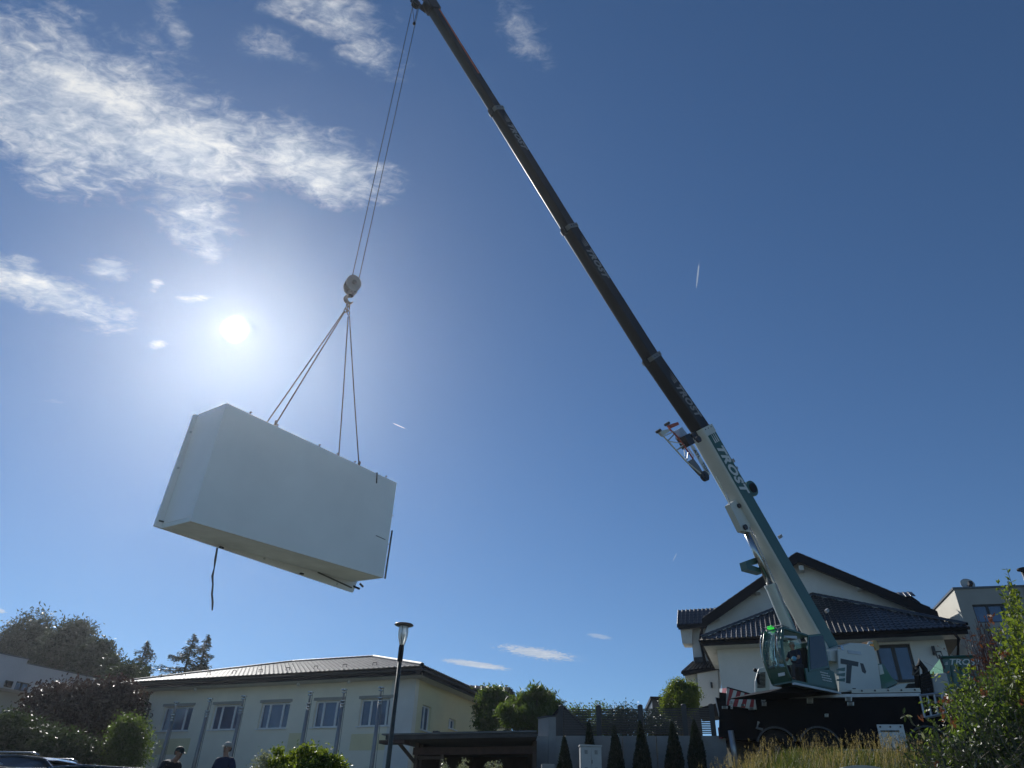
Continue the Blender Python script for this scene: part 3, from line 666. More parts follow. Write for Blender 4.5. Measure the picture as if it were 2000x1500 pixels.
# left wing: tiled roof, eave box and wall
WO2 = -HD - 1.2
t0 = HF.sz(1322, 1222, WO2); t1 = HF.sz(1400, 1214, WO2); zt_ = HF.sz(1360, 1191, WO2 - 1.1)[1]
P0 = HF.pt(t0[0], zt_, WO2 - 1.1); dn = nrm(HF.pt(t0[0], t0[1], WO2) - P0); ll = np.linalg.norm(HF.pt(t0[0], t0[1], WO2) - P0); ww = t1[0] - t0[0] + .5
mb = MB(); mb.prism([P0, P0 + HF.u * ww, P0 + HF.u * ww + dn * ll, P0 + dn * ll], V(0, 0, -.12)); mb.prism([P0, P0 + HF.u * ww, P0 + HF.u * ww - HF.n * 2 + V(0, 0, -.5), P0 - HF.n * 2 + V(0, 0, -.5)], V(0, 0, -.12)); mb.build('roof', 'dark_trim', house)
mb = MB(); tile_field(mb, P0 + V(0, 0, .03), HF.u, dn, ww, ll, lambda a, d: d < ll - .1 and .1 < a < ww, tw=.24, tl=.3, wave=.045); mb.build('roof_tiles', 'dark_tile', house, kind='stuff')
mb = MB(); HF.poly(mb, [(1324, 1222), (1398, 1216), (1398, 1222), (1325, 1229)], WO2 - .1, WO2 + .03); mb.build('fascia', 'dark_trim', house)
mb = MB(); HF.poly(mb, [(1328, 1226), (1352, 1223), (1352, 1257), (1333, 1257)], WO2 - 1.3, WO2 - .3); mb.build('eave_box', 'white_wood', house)
mb = MB(); HF.poly(mb, [(1349, 1222), (1400, 1218), (1400, 1330), (1358, 1330)], WO2 - 3, WO2 - .6); mb.build('wall', 'plaster', house)
mb = MB(); HF.poly(mb, [(1355, 1284), (1372, 1283), (1374, 1296), (1357, 1298)], WO2 - .58, WO2 - .5); mb.build('shutter', 'dark_frame', house)
mb = MB(); mb.tube([HF.hit(1372, 1215, WO2 - .2), HF.hit(1368, 1250, WO2 - .2), HF.hit(1378, 1300, WO2 - .2)], .09, 8); mb.build('downpipe', 'dark_trim', house)
# lower oriel with its own little roof
BO = WO2 + .2
mb = MB(); rings = []
cb_ = HF.sz(1381, 1340, BO); 
HF.poly(mb, [(1361, 1310), (1402, 1306), (1404, 1372), (1366, 1382)], BO - 1.5, BO); mb.build('bay_wall', 'plaster', house)
mb = MB(); HF.poly(mb, [(1336, 1316), (1361, 1311), (1361, 1344), (1350, 1345), (1340, 1332)], BO - 1.3, BO - .25); mb.build('bay_corbel', 'pale_plaster', house)
P0 = HF.hit(1352, 1294, BO - .8); mb = MB(); q = [HF.hit(1330, 1312, BO + .1), HF.hit(1404, 1302, BO + .1), HF.hit(1404, 1290, BO - .9), HF.hit(1352, 1293, BO - .9)]; mb.prism(q, V(0, 0, -.12)); mb.build('bay_roof', 'dark_trim', house)
mb = MB(); dd = nrm(q[0] - q[3]); 
for i in range(9):
    for j in range(4):
        s = (i + .5) / 9; top_ = q[3] + (q[2] - q[3]) * s; bot_ = q[0] + (q[1] - q[0]) * s; c_ = top_ + (bot_ - top_) * ((j + .5) / 4) + V(0, 0, .03); dv = (bot_ - top_) / 8.2; mb.obox(c_, (q[2] - q[3]) / 9 * .40, dv, nrm(np.cross(q[2] - q[3], dv)) * .02)
mb.build('roof_tiles', 'dark_tile', house, kind='stuff')
mb = MB(); HF.poly(mb, [(1330, 1312), (1404, 1302), (1404, 1307), (1334, 1319)], BO - .05, BO + .15); mb.build('bay_fascia', 'dark_trim', house)
mb = MB(); q_ = HF.hit(1390, 1338, BO + .08); mb.obox(q_, HF.u * .05, HF.n * .06, V(0, 0, .14)); mb.build('wall_lamp', 'dark_frame', house)
mb = MB(); HF.poly(mb, [(1364, 1383), (1402, 1372), (1406, 1398), (1368, 1402)], BO - 1.4, BO - .05); mb.build('plinth', 'dark_trim', house)

# ------------------------------------------------------------------ flat roofed modern house far right
z7 = 13.6; c0 = atz(1863, 1151, z7); c1 = atz(2040, 1145, z7); c2 = atz(1822, 1194, z7)
MFR = Fr(c0, c1 - c0); mod = thing('modern_house', (c0[0] + 4, c0[1] + 3, 4.4), 'grey and cream flat roofed modern house with a satellite dish', 'house')
L1 = 12.0; wv = nrm(V(*(c2 - c0)[:2], 0)) * 9
def flp(p, z): return V(p[0], p[1], z)
w1 = [MFR.sz(1898, 1180)[0], MFR.sz(1990, 1200)[0], MFR.sz(1930, 1216)[1], MFR.sz(1930, 1180)[1]]
mb = MB(); MFR.box(mb, 0, w1[0], 4, z7 - .003, -.4, 0); MFR.box(mb, w1[1], L1, 4, z7 - .003, -.4, 0); MFR.box(mb, w1[0], w1[1], w1[3], z7 - .003, -.4, 0); MFR.box(mb, w1[0], w1[1], 4, w1[2], -.4, 0); mb.build('wall', 'grey_plaster', mod)
window(MFR, mod, w1[0], w1[1], w1[2], w1[3], -.15, [.35, .7], fm='dark_frame', sill=False)
mb = MB(); b_ = c0 - nrm(wv) * -.003; mb.prism([flp(c0 + wv, 4), flp(c0 + nrm(wv) * .41, 4), flp(c0 + nrm(wv) * .41 + MFR.u * .4, 4), flp(c0 + wv + MFR.u * .4, 4)], (0, 0, z7 - 4.003)); mb.prism([flp(c0, 4), flp(c0 + nrm(wv) * .41, 4), flp(c0 + nrm(wv) * .41 - MFR.u * -.003, 4)], (0, 0, z7 - 4.003)); mb.build('wall', 'pale_plaster', mod)
mb = MB(); e_ = nrm(wv); mb.prism([flp(c0, z7) - MFR.u * .06 - e_ * .06, flp(c0 + MFR.u * L1, z7) - e_ * .06, flp(c0 + MFR.u * L1 + wv, z7), flp(c0 + wv, z7) - MFR.u * .06], (0, 0, .09)); mb.build('roof_edge', 'zinc', mod)
mb = MB(); MFR.box(mb, w1[0] + .3, L1, 4, w1[2] - .12, .003, .25); mb.build('balcony_wall', 'grey_plaster', mod)
# satellite dish
dc = at(1890, 1141, c0[1] + .8); dish = thing('satellite_dish', (dc[0], dc[1], z7 + .09), 'round grey satellite dish standing on the flat roof edge', 'satellite dish')
ax = nrm(V(-.25, -1, .35)); hu = nrm(np.cross(ax, V(0, 0, 1))); hv = np.cross(hu, ax); mb = MB(); rings = []
rd = 12.5 / F * depth(dc)
for k in range(6):
    t = k / 5; rings.append([dc + ax * (t * t * .12 - .1) + rd * t * (hu * math.cos(a) + hv * math.sin(a)) + (ax * .0) for a in (2 * math.pi * i / 28 for i in range(28))])
for k in range(5, -1, -1):
    t = k / 5; rings.append([dc + ax * (t * t * .12 - .13) + rd * t * (hu * math.cos(a) + hv * math.sin(a)) for a in (2 * math.pi * i / 28 for i in range(28))])
rings[0] = [dc + ax * -.1 + (p - dc - ax * -.1) * 1 for p in rings[1]]; rings[0] = [dc - ax * .1 + .02 * (hu * math.cos(2 * math.pi * i / 28) + hv * math.sin(2 * math.pi * i / 28)) for i in range(28)]; rings[-1] = [dc - ax * .13 + .02 * (hu * math.cos(2 * math.pi * i / 28) + hv * math.sin(2 * math.pi * i / 28)) for i in range(28)]
mb.loft(rings); mb.build('reflector', 'cabinet_grey', dish, smooth=True)
mb = MB(); mb.tube([dc - hv * rd, dc + ax * rd * .9 - hv * .25], .03, 6); mb.obox(dc + ax * rd * .9 - hv * .2, hu * .09, ax * .12, hv * .09); mb.tube([dc + ax * -.12, V(dc[0], dc[1] + .2, z7 + .09)], .05, 8); mb.build('feed_arm', 'dark_frame', dish)
# flue pipe at the edge of the picture
q = at(1999, 1112, c0[1] - 1); fl = thing('flue_pipe', (q[0], q[1], z7), 'shiny round metal flue pipe at the right edge of the picture', 'chimney')
MB().tube([V(q[0], q[1], z7 - 1.5), q - V(0, 0, .1)], .16, 16).build('pipe', 'steel', fl, smooth=True)
mb = MB(); mb.disc(q, (0, 0, 1), .3, .06, 20); mb.build('cowl', 'dark_trim', fl)

# ------------------------------------------------------------------ houses further back
BF = Fr(at(935, 1370, 56), (1, .06, 0)); bh = thing('brown_roofed_house', BF.pt(0, 3.4, -4), 'distant house with a dark brown tiled roof between the yellow building and the trees', 'house')
r0 = BF.sz(850, 1336, -4); r1 = BF.sz(990, 1344, -4); zr = (r0[1] + r1[1]) / 2; ze = BF.sz(950, 1396, 0)[1]
mb = MB(); tl_ = math.hypot(4, zr - ze); dn = nrm(BF.pt(0, ze, 0) - BF.pt(0, zr, -4))
mb.prism([BF.pt(r0[0], zr, -4), BF.pt(r1[0], zr, -4), BF.pt(r1[0] + .3, ze, 0), BF.pt(r0[0], ze, 0)], (0, 0, -.2)); mb.prism([BF.pt(r0[0], zr, -4), BF.pt(r1[0], zr, -4), BF.pt(r1[0], ze, -8), BF.pt(r0[0], ze, -8)], (0, 0, -.2)); mb.build('roof', 'dark_trim', bh)
mb = MB(); tile_field(mb, BF.pt(r0[0], zr + .05, -4), BF.u, dn, r1[0] - r0[0], tl_, lambda a, d: True, tw=.45, tl=.42, wave=.03); mb.build('roof_tiles', 'rust_tile', bh, kind='stuff')
mb = MB(); BF.box(mb, r0[0] + .3, r1[0] - .3, 2.5, ze - .05, -7.5, -.6); mb.build('wall', 'grey_plaster', bh)
mb = MB(); q = [BF.hit(x, y, -1.0) for x, y in [(884, 1343), (900, 1332), (916, 1345), (934, 1368), (884, 1368)]]; mb.prism(q, BF.n * -2.5); mb.build('cross_gable', 'rust_tile', bh)
window(BF, bh, BF.sz(925, 1400, -.6)[0], BF.sz(940, 1400, -.6)[0], BF.sz(930, 1418, -.6)[1], BF.sz(930, 1398, -.6)[1], -.56, [.5])
DF = Fr(at(1290, 1390, 48), (1, -.1, 0)); dh = thing('dark_annex', DF.pt(0, 5, -2), 'small dark flat roofed building seen above and through the slat fence', 'house')
mb = MB(); d0 = DF.sz(1273, 1362)[0]; d1 = DF.sz(1365, 1362)[0]; dz = DF.sz(1285, 1361)[1]
DF.box(mb, d0, d1, 4.4, dz - .2, -4, 0); mb.build('wall', 'anthracite', dh)
mb = MB(); DF.box(mb, d0 - .1, d1 + .1, dz - .197, dz, -4.1, .1); mb.build('roof_slab', 'dark_trim', dh)
window(DF, dh, DF.sz(1274, 1400)[0] + .2, DF.sz(1284, 1400)[0] + .2, DF.sz(1280, 1424)[1], DF.sz(1280, 1402)[1], .03, [.5])
# left: white stepped modern building
zl = 11.3; l0 = atz(60, 1298.5, zl); l1 = atz(188, 1325, zl); LF = Fr(l0, l1 - l0)
lh = thing('white_flat_building', LF.pt(-3, 3.5, -4), 'pale stepped flat roofed building in the trees at the left edge', 'building')
s1 = LF.sz(188, 1325)[0]; s0 = LF.sz(-60, 1275)[0]; sm = LF.sz(52, 1296)[0]; zup = LF.sz(52, 1288)[1]; zlow = LF.sz(80, 1357)[1]
a_, b_ = LF.sz(29, 1341)[0], LF.sz(58, 1341)[0]; zw1, zw0 = LF.sz(44, 1332)[1], LF.sz(44, 1350)[1]
mb = MB(); LF.box(mb, s0, a_, zlow, zup, -8, 0); LF.box(mb, a_, sm, zw1, zup, -8, 0); LF.box(mb, a_, b_, zlow, zw0, -8, 0)
LF.box(mb, sm, b_, zw1, zl, -8, -.003) if b_ > sm else None
LF.box(mb, max(b_, sm), s1, zlow, zl, -8, -.003); LF.box(mb, b_, max(b_, sm) , zlow, zw1, -8, -.003) if sm > b_ else None
mb.build('wall', 'lilac_plaster', lh)
window(LF, lh, a_, b_, zw0, zw1, -.2, [.5], sill=False, fm='dark_frame')
mb = MB(); LF.box(mb, s0, sm + .05, zup + .003, zup + .08, -8.1, .05); LF.box(mb, sm + .06, s1 + .05, zl + .003, zl + .08, -8.1, .05); mb.build('roof_edge', 'zinc', lh)
mb = MB(); LF.box(mb, s0, s1 - 3.5, 3, zlow - .003, -8, -1.2); mb.build('lower_wall', 'grey_plaster', lh)
mb = MB(); q = LF.hit(16, 1336); mb.obox(q, LF.u * .25, LF.n * .08, V(0, 0, .2)); mb.build('vent', 'dark_trim', lh)

# ------------------------------------------------------------------ mobile crane
ZD = 6.6
k0 = atz(1490, 1358, ZD); k1 = atz(1790, 1353, ZD); KR = Fr(k0, k1 - k0)      # near side of the carrier
KL = KR.sz(1790, 1353)[0]
crane = thing('mobile_crane', KR.pt(4, ZG, -1.4), 'tall green, white and black mobile crane with its boom raised over the street', 'crane')
ax_l = KR.sz(1412, 1390)[0]; ax_r = ax_l + 12.2
print('crane', KL, ax_l, k0, k1)
# chassis: deck, skirt with arches cut between the wheels
wheels = [KR.sz(x, 1470)[0] for x in (1520, 1605)]; sp = wheels[1] - wheels[0]; wheels += [wheels[1] + 3.4, wheels[1] + 5.1]
WR = .66; ZW = ZG + WR; AR = min(.86, sp / 2 - .03)
mb = MB(); KR.box(mb, ax_l + .3, ax_r - 2.0, ZG + 1.75, ZD - .13, -2.55, -.03); mb.build('chassis', 'chassis', crane)
mb = MB(); prof = []      # near side skirt outline with wheel arches
pts = [(ax_l + .25, ZD - .13), (ax_l + .25, ZG + .95)]
for wx in wheels:
    pts += [(wx - AR, ZG + .95)] + [(wx - AR * math.cos(t), ZW + AR * math.sin(t)) for t in np.linspace(.35, math.pi - .35, 12)] + [(wx + AR, ZG + .95)]
pts += [(ax_r - 2.0, ZG + .95), (ax_r - 2.0, ZD - .13)]
mb.prism([KR.pt(a, z, 0) for a, z in pts], KR.n * -.12); mb.build('side_skirt', 'chassis', crane)
mb = MB(); mb.prism([KR.pt(a, z, -2.7) for a, z in pts], KR.n * .12); mb.build('side_skirt', 'chassis', crane)
for wx in wheels:
    mb = MB(); arc = [KR.pt(wx - (AR + .0) * math.cos(t), ZW + (AR + .0) * math.sin(t), .02) for t in np.linspace(.35, math.pi - .35, 14)]
    for p, q in zip(arc[:-1], arc[1:]): mb.obox((p + q) / 2, (q - p) / 2, KR.n * .06, nrm(np.cross(q - p, KR.n)) * .03)
    mb.build('mudguard', 'gutter', crane)
    for off in (-.28, -2.4):
        c = KR.pt(wx, ZW, off); mb = MB(); prof = [(.30, .16), (.36, .19), (.52, .20), (.62, .18), (.66, .12), (.66, -.12), (.62, -.18), (.52, -.2), (.36, -.19), (.30, -.16)]
        rings = [[c + KR.n * t_ + KR.u * r_ * math.cos(a) + V(0, 0, r_ * math.sin(a)) for a in (2 * math.pi * i / 36 for i in range(36))] for r_, t_ in prof]
        mb.loft(rings, cap=False); wh = mb.build('wheel', 'rubber', crane)
        mb = MB(); mb.tube([c - KR.n * .1, c + KR.n * .02, c + KR.n * .10, c + KR.n * .14], [.31, .3, .16, .12], 20)
        for i in range(10):
            a = 2 * math.pi * i / 10; q = c + KR.n * .10 + KR.u * .22 * math.cos(a) + V(0, 0, .22 * math.sin(a)); mb.disc(q, KR.n, .025, .05, 6)
        mb.build('rim', 'rim', wh)
        mb = MB()
        for i in range(36):
            a = 2 * math.pi * i / 36; d1 = KR.u * math.cos(a) + V(0, 0, math.sin(a)); mb.obox(c + d1 * .66, d1 * .012, KR.n * .15, np.cross(d1, KR.n) * .025)
        mb.build('tread', 'rubber', wh)
mb = MB(); KR.box(mb, KR.sz(1500, 1360)[0], KL + .1, ZD - .125, ZD - .02, -2.7, .10); mb.build('deck', 'alu', crane)
mb = MB(); KR.box(mb, KR.sz(1662, 1348)[0], KL + .12, ZD + .0, ZD + .13, -.2, .12); mb.build('deck_edge', 'crane_white', crane)
for k in range(6):
    mb = MB(); a = KR.sz(1664, 1348)[0] + .3 + k * .42; mb.disc(KR.pt(a, ZD + .07, .13), KR.n, .03, .03, 8); mb.build('bolt', 'gutter', crane)
# hazard board at the rear corner
hz = [KR.hit(x, y, .06) for x, y in [(1420, 1344), (1474, 1359), (1478, 1386), (1419, 1377)]]
mb = MB(); mb.prism(hz, KR.n * -.09); hb = mb.build('hazard_board', 'crane_white', crane)
def bil(q, s, t): return (q[0] * (1 - s) + q[1] * s) * (1 - t) + (q[3] * (1 - s) + q[2] * s) * t
for k in range(4):
    s = -.02 + k * .27; mb = MB(); poly_ = []
    for ss, tt in ((s + .12, 0), (s + .26, 0), (s + .10, 1), (s - .04, 1)): poly_.append(bil(hz, min(max(ss, 0), 1), tt) + KR.n * .003)
    mb.prism(poly_, KR.n * .006); mb.build('stripe', 'hazard_red', hb)
h2 = [KR.hit(1405, 1345, -.7), KR.hit(1420, 1344, .06), KR.hit(1419, 1377, .06), KR.hit(1407, 1376, -.7)]
mb = MB(); mb.prism(h2, KR.u * .05); hb2 = mb.build('hazard_board', 'crane_white', crane)
mb = MB(); mb.prism([bil(h2, s_, t_) - KR.u * .004 for s_, t_ in ((.45, 0), (1, 0), (.45, 1), (0, 1))], KR.u * -.006); mb.build('stripe', 'hazard_red', hb2)
mb = MB(); hq = [hz[0] + V(0, 0, .05), hz[1] + V(0, 0, .05), hz[1], hz[0]]; mb.prism(hq, KR.n * -.3); mb.build('board_rim', 'chassis', crane)
mb = MB(); mb.prism([KR.hit(x, y, 0) for x, y in [(1405, 1352), (1480, 1362), (1490, 1360), (1490, 1440), (1404, 1440)]], KR.n * -2.4); mb.build('outrigger_box', 'chassis', crane)
for (x0, y0, x1, y1, nm) in [(1410, 1379, 1421, 1384, 3), (1427, 1379, 1431, 1384, 1), (1462, 1381, 1474, 1386, 3), (1446, 1375, 1455, 1379, 3), (1425, 1369, 1432, 1374, 2), (1487, 1362, 1495, 1369, 2), (1488, 1371, 1497, 1378, 3), (1576, 1363, 1588, 1373, 4), (1651, 1361, 1664, 1369, 4), (1655, 1371, 1668, 1378, 4), (1611, 1394, 1618, 1400, 2)]:
    mb = MB(); p = [KR.hit(x, y, .1) for x, y in [(x0, y0), (x1, y0), (x1, y1), (x0, y1)]]
    mb.prism(p, KR.n * -.09); st = mb.build('notice_plate', 'letter_white', crane)
    for k in range(nm):
        t = (k + .5) / nm; a = p[0] + (p[3] - p[0]) * t; b = p[1] + (p[2] - p[1]) * t; mb = MB(); mb.tube([a * .85 + b * .15 + KR.n * .006, a * .2 + b * .8 + KR.n * .006], .009, 4); mb.build('print_line', 'letter_dark', st)
# rear outrigger jack and light
mb = MB(); KR.poly(mb, [(1398, 1362), (1407, 1364), (1426, 1442), (1416, 1442)], -.5, -.2); mb.build('jack_housing', 'chassis', crane)
mb = MB(); mb.tube([KR.hit(1397, 1362, -.2), KR.hit(1414, 1440, -.2)], .025, 6); mb.build('edge_trim', 'alu', crane)
mb = MB(); jk = [KR.hit(1427, 1427, .15), KR.hit(1436, 1482, .15)]; mb.tube([jk[0], jk[1] - V(0, 0, .3)], .1, 14); mb.build('jack_rod', 'alu', crane, smooth=True)
mb = MB(); q = KR.hit(1407, 1432, -.1); mb.tube([q + V(0, 0, .18), q - V(0, 0, .18)], .07, 10); mb.build('rear_light', 'lamp_red', crane)
mb = MB(); q = KR.hit(1482, 1410, .03); mb.tube([q, q - V(.1, 0, .2), q + V(.1, 0, -.25)], .05, 6); mb.build('valve', 'alu', crane)
mb = MB(); pp = [KR.hit(x, y, .12) for x, y in [(1712, 1415), (1764, 1415), (1774, 1462), (1722, 1462)]]; mb.prism(pp, KR.n * -.06); op = mb.build('outrigger_pad', 'alu', crane)
for s, t in ((.12, .1), (.5, .1), (.88, .1)): mb = MB(); mb.disc(bil(pp, s, t) + KR.n * .01, KR.n, .03, .03, 8); mb.build('bolt', 'gutter', op)
mb = MB(); mb.tube([bil(pp, .1, .28) + KR.n * .03, bil(pp, .8, .28) + KR.n * .03], .02, 6); mb.build('grip', 'gutter', op)
# front end of the carrier beside the bush: steps, grey housing, black air hose
mb = MB(); q = [KR.hit(x, y, .1) for x, y in [(1797, 1359), (1838, 1354), (1846, 1394), (1806, 1402)]]
for s in (0, .33, .66, 1.0): mb.tube([bil(q, s, 0), bil(q, s, 1)], .045, 6)
mb.tube([q[0], q[1]], .05, 6); mb.tube([q[3], q[2]], .05, 6); mb.build('step_grille', 'alu', crane)
mb = MB(); KR.poly(mb, [(1818, 1316), (1848, 1314), (1862, 1362), (1826, 1362)], -1.2, -.2); mb.build('engine_housing', 'cabinet_grey', crane, bevel=.03)
mb = MB(); KR.poly(mb, [(1798, 1318), (1816, 1310), (1824, 1358), (1800, 1362)], -1.0, -.1); mb.build('air_filter', 'rubber', crane)
for k in range(9):
    t = k / 8; a = KR.hit(1798 + t * 6, 1318 + t * 40, -.08); b = KR.hit(1816 + t * 8, 1312 + t * 42, -.08); mb = MB(); mb.tube([a, b], .022, 6); mb.build('fin', 'gutter', crane)
mb = MB(); mb.tube([KR.hit(1793, 1345, -.3), KR.hit(1790, 1306, -.3), KR.hit(1795, 1293, -.3), KR.hit(1806, 1307, -.3), KR.hit(1812, 1345, -.3)], [.08, .1, .14, .1, .08], 10); mb.build('exhaust', 'rubber', crane, smooth=True)
mb = MB(); mb.tube([KR.hit(1783, 1318, -.2), KR.hit(1783, 1299, -.2), KR.hit(1795, 1308, -.2), KR.hit(1783, 1319, -.2), KR.hit(1794, 1319, -.2)], .03, 6); mb.build('mirror_frame', 'twig_grey', crane)
mb = MB(); KR.box(mb, ax_r - 1.95, ax_r, ZG + .7, ZG + 2.6, -2.6, -.1); mb.build('carrier_cab', 'crane_green', crane, bevel=.12)
mb = MB(); KR.box(mb, ax_r - 1.5, ax_r - .3, ZG + 1.7, ZG + 2.45, -.097, -.085); mb.build('cab_window', 'dark_glass', crane)

# --- boom plane
PIV = at(1610, 1265, 28.0); TIP = at(838, 8, 17.5)
AZ = nrm(V(TIP[0] - PIV[0], TIP[1] - PIV[1], 0)); LFT = V(-AZ[1], AZ[0], 0)
SP = Fr(PIV, -AZ)                                   # vertical plane of the boom; n looks left of it, to the camera
def bp(px, py, off=0): return SP.hit(px, py, off)
joints = [(1610, 1265), (1368, 840), (1270, 698), (1110, 445), (968, 215), (842, 14)]
J = [bp(*j) for j in joints]
def fr3(a, b):
    x = nrm(b - a); n_ = nrm(np.cross(LFT, x)); n_ = n_ if n_[2] > 0 else -n_; return x, n_
def section(p, q, w, h, name, m, parent, w2=None):
    x, n_ = fr3(p, q); pr = []
    for t in np.linspace(0, math.pi, 11): pr.append((-math.cos(t) * w / 2, -h * .5 + h * .15 * (1 - math.sin(t)) ))
    pr += [(w / 2, h * .44), (w * .44, h * .5), (-w * .44, h * .5), (-w / 2, h * .44)]
    rings = [[c + LFT * a + n_ * b for a, b in pr] for c in (p, q)]
    return MB().loft(rings).build(name, m, parent)
dims = [(.70, .86), (.585, .68), (.53, .60), (.475, .525), (.42, .46)]
# base section, white with the green side panel
x0_, n0_ = fr3(J[0], J[1])
base0 = J[0] - x0_ * 1.1
bb = section(base0, J[1], dims[0][0], dims[0][1], 'boom_base', 'crane_white', crane)
gp_ = [base0 + n0_ * (dims[0][1] * .42), J[1] - x0_ * .35 + n0_ * (dims[0][1] * .42), J[1] - x0_ * .35 - n0_ * (dims[0][1] * .30), base0 - n0_ * (dims[0][1] * .30)]
mb = MB(); mb.prism([p + LFT * (dims[0][0] / 2 + .002) for p in gp_], LFT * .012); mb.build('side_stripe', 'crane_green', bb)
mb = MB(); mb.prism([p - LFT * (dims[0][0] / 2 + .002) for p in gp_], -LFT * .012); mb.build('side_stripe', 'crane_green', bb)
def wedge_logo(o, x, n_, size, parent, m='letter_white'):
    for k in range(3):
        y0 = size * (.12 + .30 * k); y1 = y0 + size * .18; L_ = size * (1.25 + .35 * k); mb = MB()
        mb.prism([o + n_ * y0, o + n_ * y1, o + x * (-L_ + size * .25) + n_ * (y0 + size * (.1))], LFT * .006); mb.build('logo_wedge', m, parent)
def boom_text(i, start_t, size, sx=1.0):
    """TROST along section i; start_t = metres from the section's lower joint to the first letter"""
    x, n_ = fr3(J[i], J[i + 1]); w, h = dims[i]; o = J[i] + x * start_t + LFT * (w / 2 + .016 if i == 0 else w / 2 + .004) + n_ * (h * .44 - size * .80 - .03)
    ob = bb if i == 0 else secs[i]
    lettering('lettering', 'TROST', o, -x, n_, size, 'letter_white' if i == 0 else 'letter_white_dimmed', ob, ext=.004, shear=.35, bold=.018 * size / .4, sx=sx, spacing=1.12)
    wedge_logo(o + x * .08, -x, n_, size * .72, ob, 'letter_white' if i == 0 else 'letter_white_dimmed')
secs = {}
for i in range(1, 5):
    w, h = dims[i]; x, n_ = fr3(J[i], J[i + 1])
    secs[i] = section(J[i] - x * .8, J[i + 1], w, h, 'boom_section', 'crane_black', crane)
def param(i, px, py):
    x, n_ = fr3(J[i], J[i + 1]); return (bp(px, py) - J[i]).dot(x)
boom_text(0, param(0, 1393, 872), .60, 1.05)
boom_text(1, param(1, 1318, 752), .46, 1.0)
boom_text(2, param(2, 1150, 488), .44, 1.0)
boom_text(3, param(3, 998, 248), .40, 1.0)
x4, n4 = fr3(J[4], J[5]); w, h = dims[4]
mb = MB(); a_ = J[4] + x4 * param(4, 928, 150); b_ = J[5] - x4 * .3
mb.prism([p + LFT * (w / 2 + .002) for p in (a_ + n4 * h * .12, a_ + n4 * h * .34, b_ + n4 * h * .40, b_ + n4 * h * .26)], LFT * .006); mb.build('red_stripe', 'orange', secs[4])
# collars at the section heads
for i in range(0, 4):
    w, h = dims[i]; c = J[i + 1]; x, n_ = fr3(J[i], J[i + 1]); wc, hc = w + .07, h + .07
    if i == 0: wc, hc = w + .03, h + .05
    s = section(c - x * (.17 if i else .32), c + x * .02, wc, hc, 'collar', 'hook_grey' if i else 'crane_white', crane)
    mb = MB(); mb.obox(c - x * .1 + n_ * (hc / 2 + .04), x * .1, LFT * .09, n_ * .05); mb.disc(c - x * .08 + n_ * (hc / 2 + .08), LFT, .07, .12, 12); mb.build('rope_guide', 'gutter', s)
    mb = MB(); mb.obox(c - x * .1 - n_ * (hc / 2 + .05), x * .16, LFT * .1, n_ * .06); mb.build('wear_pad', 'gutter', s)
    for t in (-.6, 0, .6):
        mb = MB(); mb.disc(c + LFT * (wc / 2 + .01) + n_ * (t * hc * .4) - x * .08, LFT, .025, .03, 8); mb.build('bolt', 'steel', s)
# head with sheaves
x5, n5 = fr3(J[4], J[5]); hd = section(J[5] - x5 * .25, J[5] + x5 * .25, dims[4][0] + .1, dims[4][1] + .16, 'boom_head', 'gutter', crane)
for o_, t in ((-.12, 0), (.12, 0)):
    mb = MB()
    for sgn in (-1, 1): mb.prism([J[5] + x5 * .1 - n5 * .2 + LFT * (sgn * .2), J[5] + x5 * .75 - n5 * .45 + LFT * (sgn * .2), J[5] + x5 * .45 - n5 * .85 + LFT * (sgn * .2), J[5] - x5 * .2 - n5 * .35 + LFT * (sgn * .2)], LFT * .03)
    if o_ < 0: mb.build('cheek_plate', 'gutter', hd)
SH = bp(812, 8)
for o_ in (-.09, 0, .09): mb = MB(); mb.disc(SH + LFT * o_, LFT, .18, .05, 24); mb.build('sheave', 'gutter', hd)
mb = MB(); mb.disc(J[5] + x5 * .3 + n5 * .35, LFT, .2, .06, 20); mb.build('sheave', 'hook_grey', hd)
mb = MB(); q = bp(809, 46); mb.sphere(q, .07, .07, .09); mb.tube([bp(806, 16), q], .012, 5); mb.tube([bp(815, 18), q], .012, 5); mb.build('limit_switch', 'dark_trim', hd)
# hoist rope along the top of the boom
HOOKTOP = at(688, 541, SH[1] - .05)
rp = [J[0] + n0_ * .9 - x0_ * 1.2] + [J[i] + fr3(J[max(i - 1, 0)], J[max(i, 1)])[1] * (dims[min(i, 4)][1] / 2 + .17) for i in (1, 2, 3, 4)] + [J[5] + n5 * .42 + x5 * .2]
mb = MB(); mb.tube(rp, .016, 5); mb.build('hoist_rope', 'rope', crane)
r1 = at(690, 541, SH[1] - .1); r2 = at(702, 541, SH[1] + .05)
mb = MB(); mb.tube([bp(806, 12), at(687, 545, SH[1] - .1)], .014, 5); mb.tube([bp(818, 14), at(701, 545, SH[1] + .05)], .014, 5); mb.build('hoist_rope', 'rope', crane)
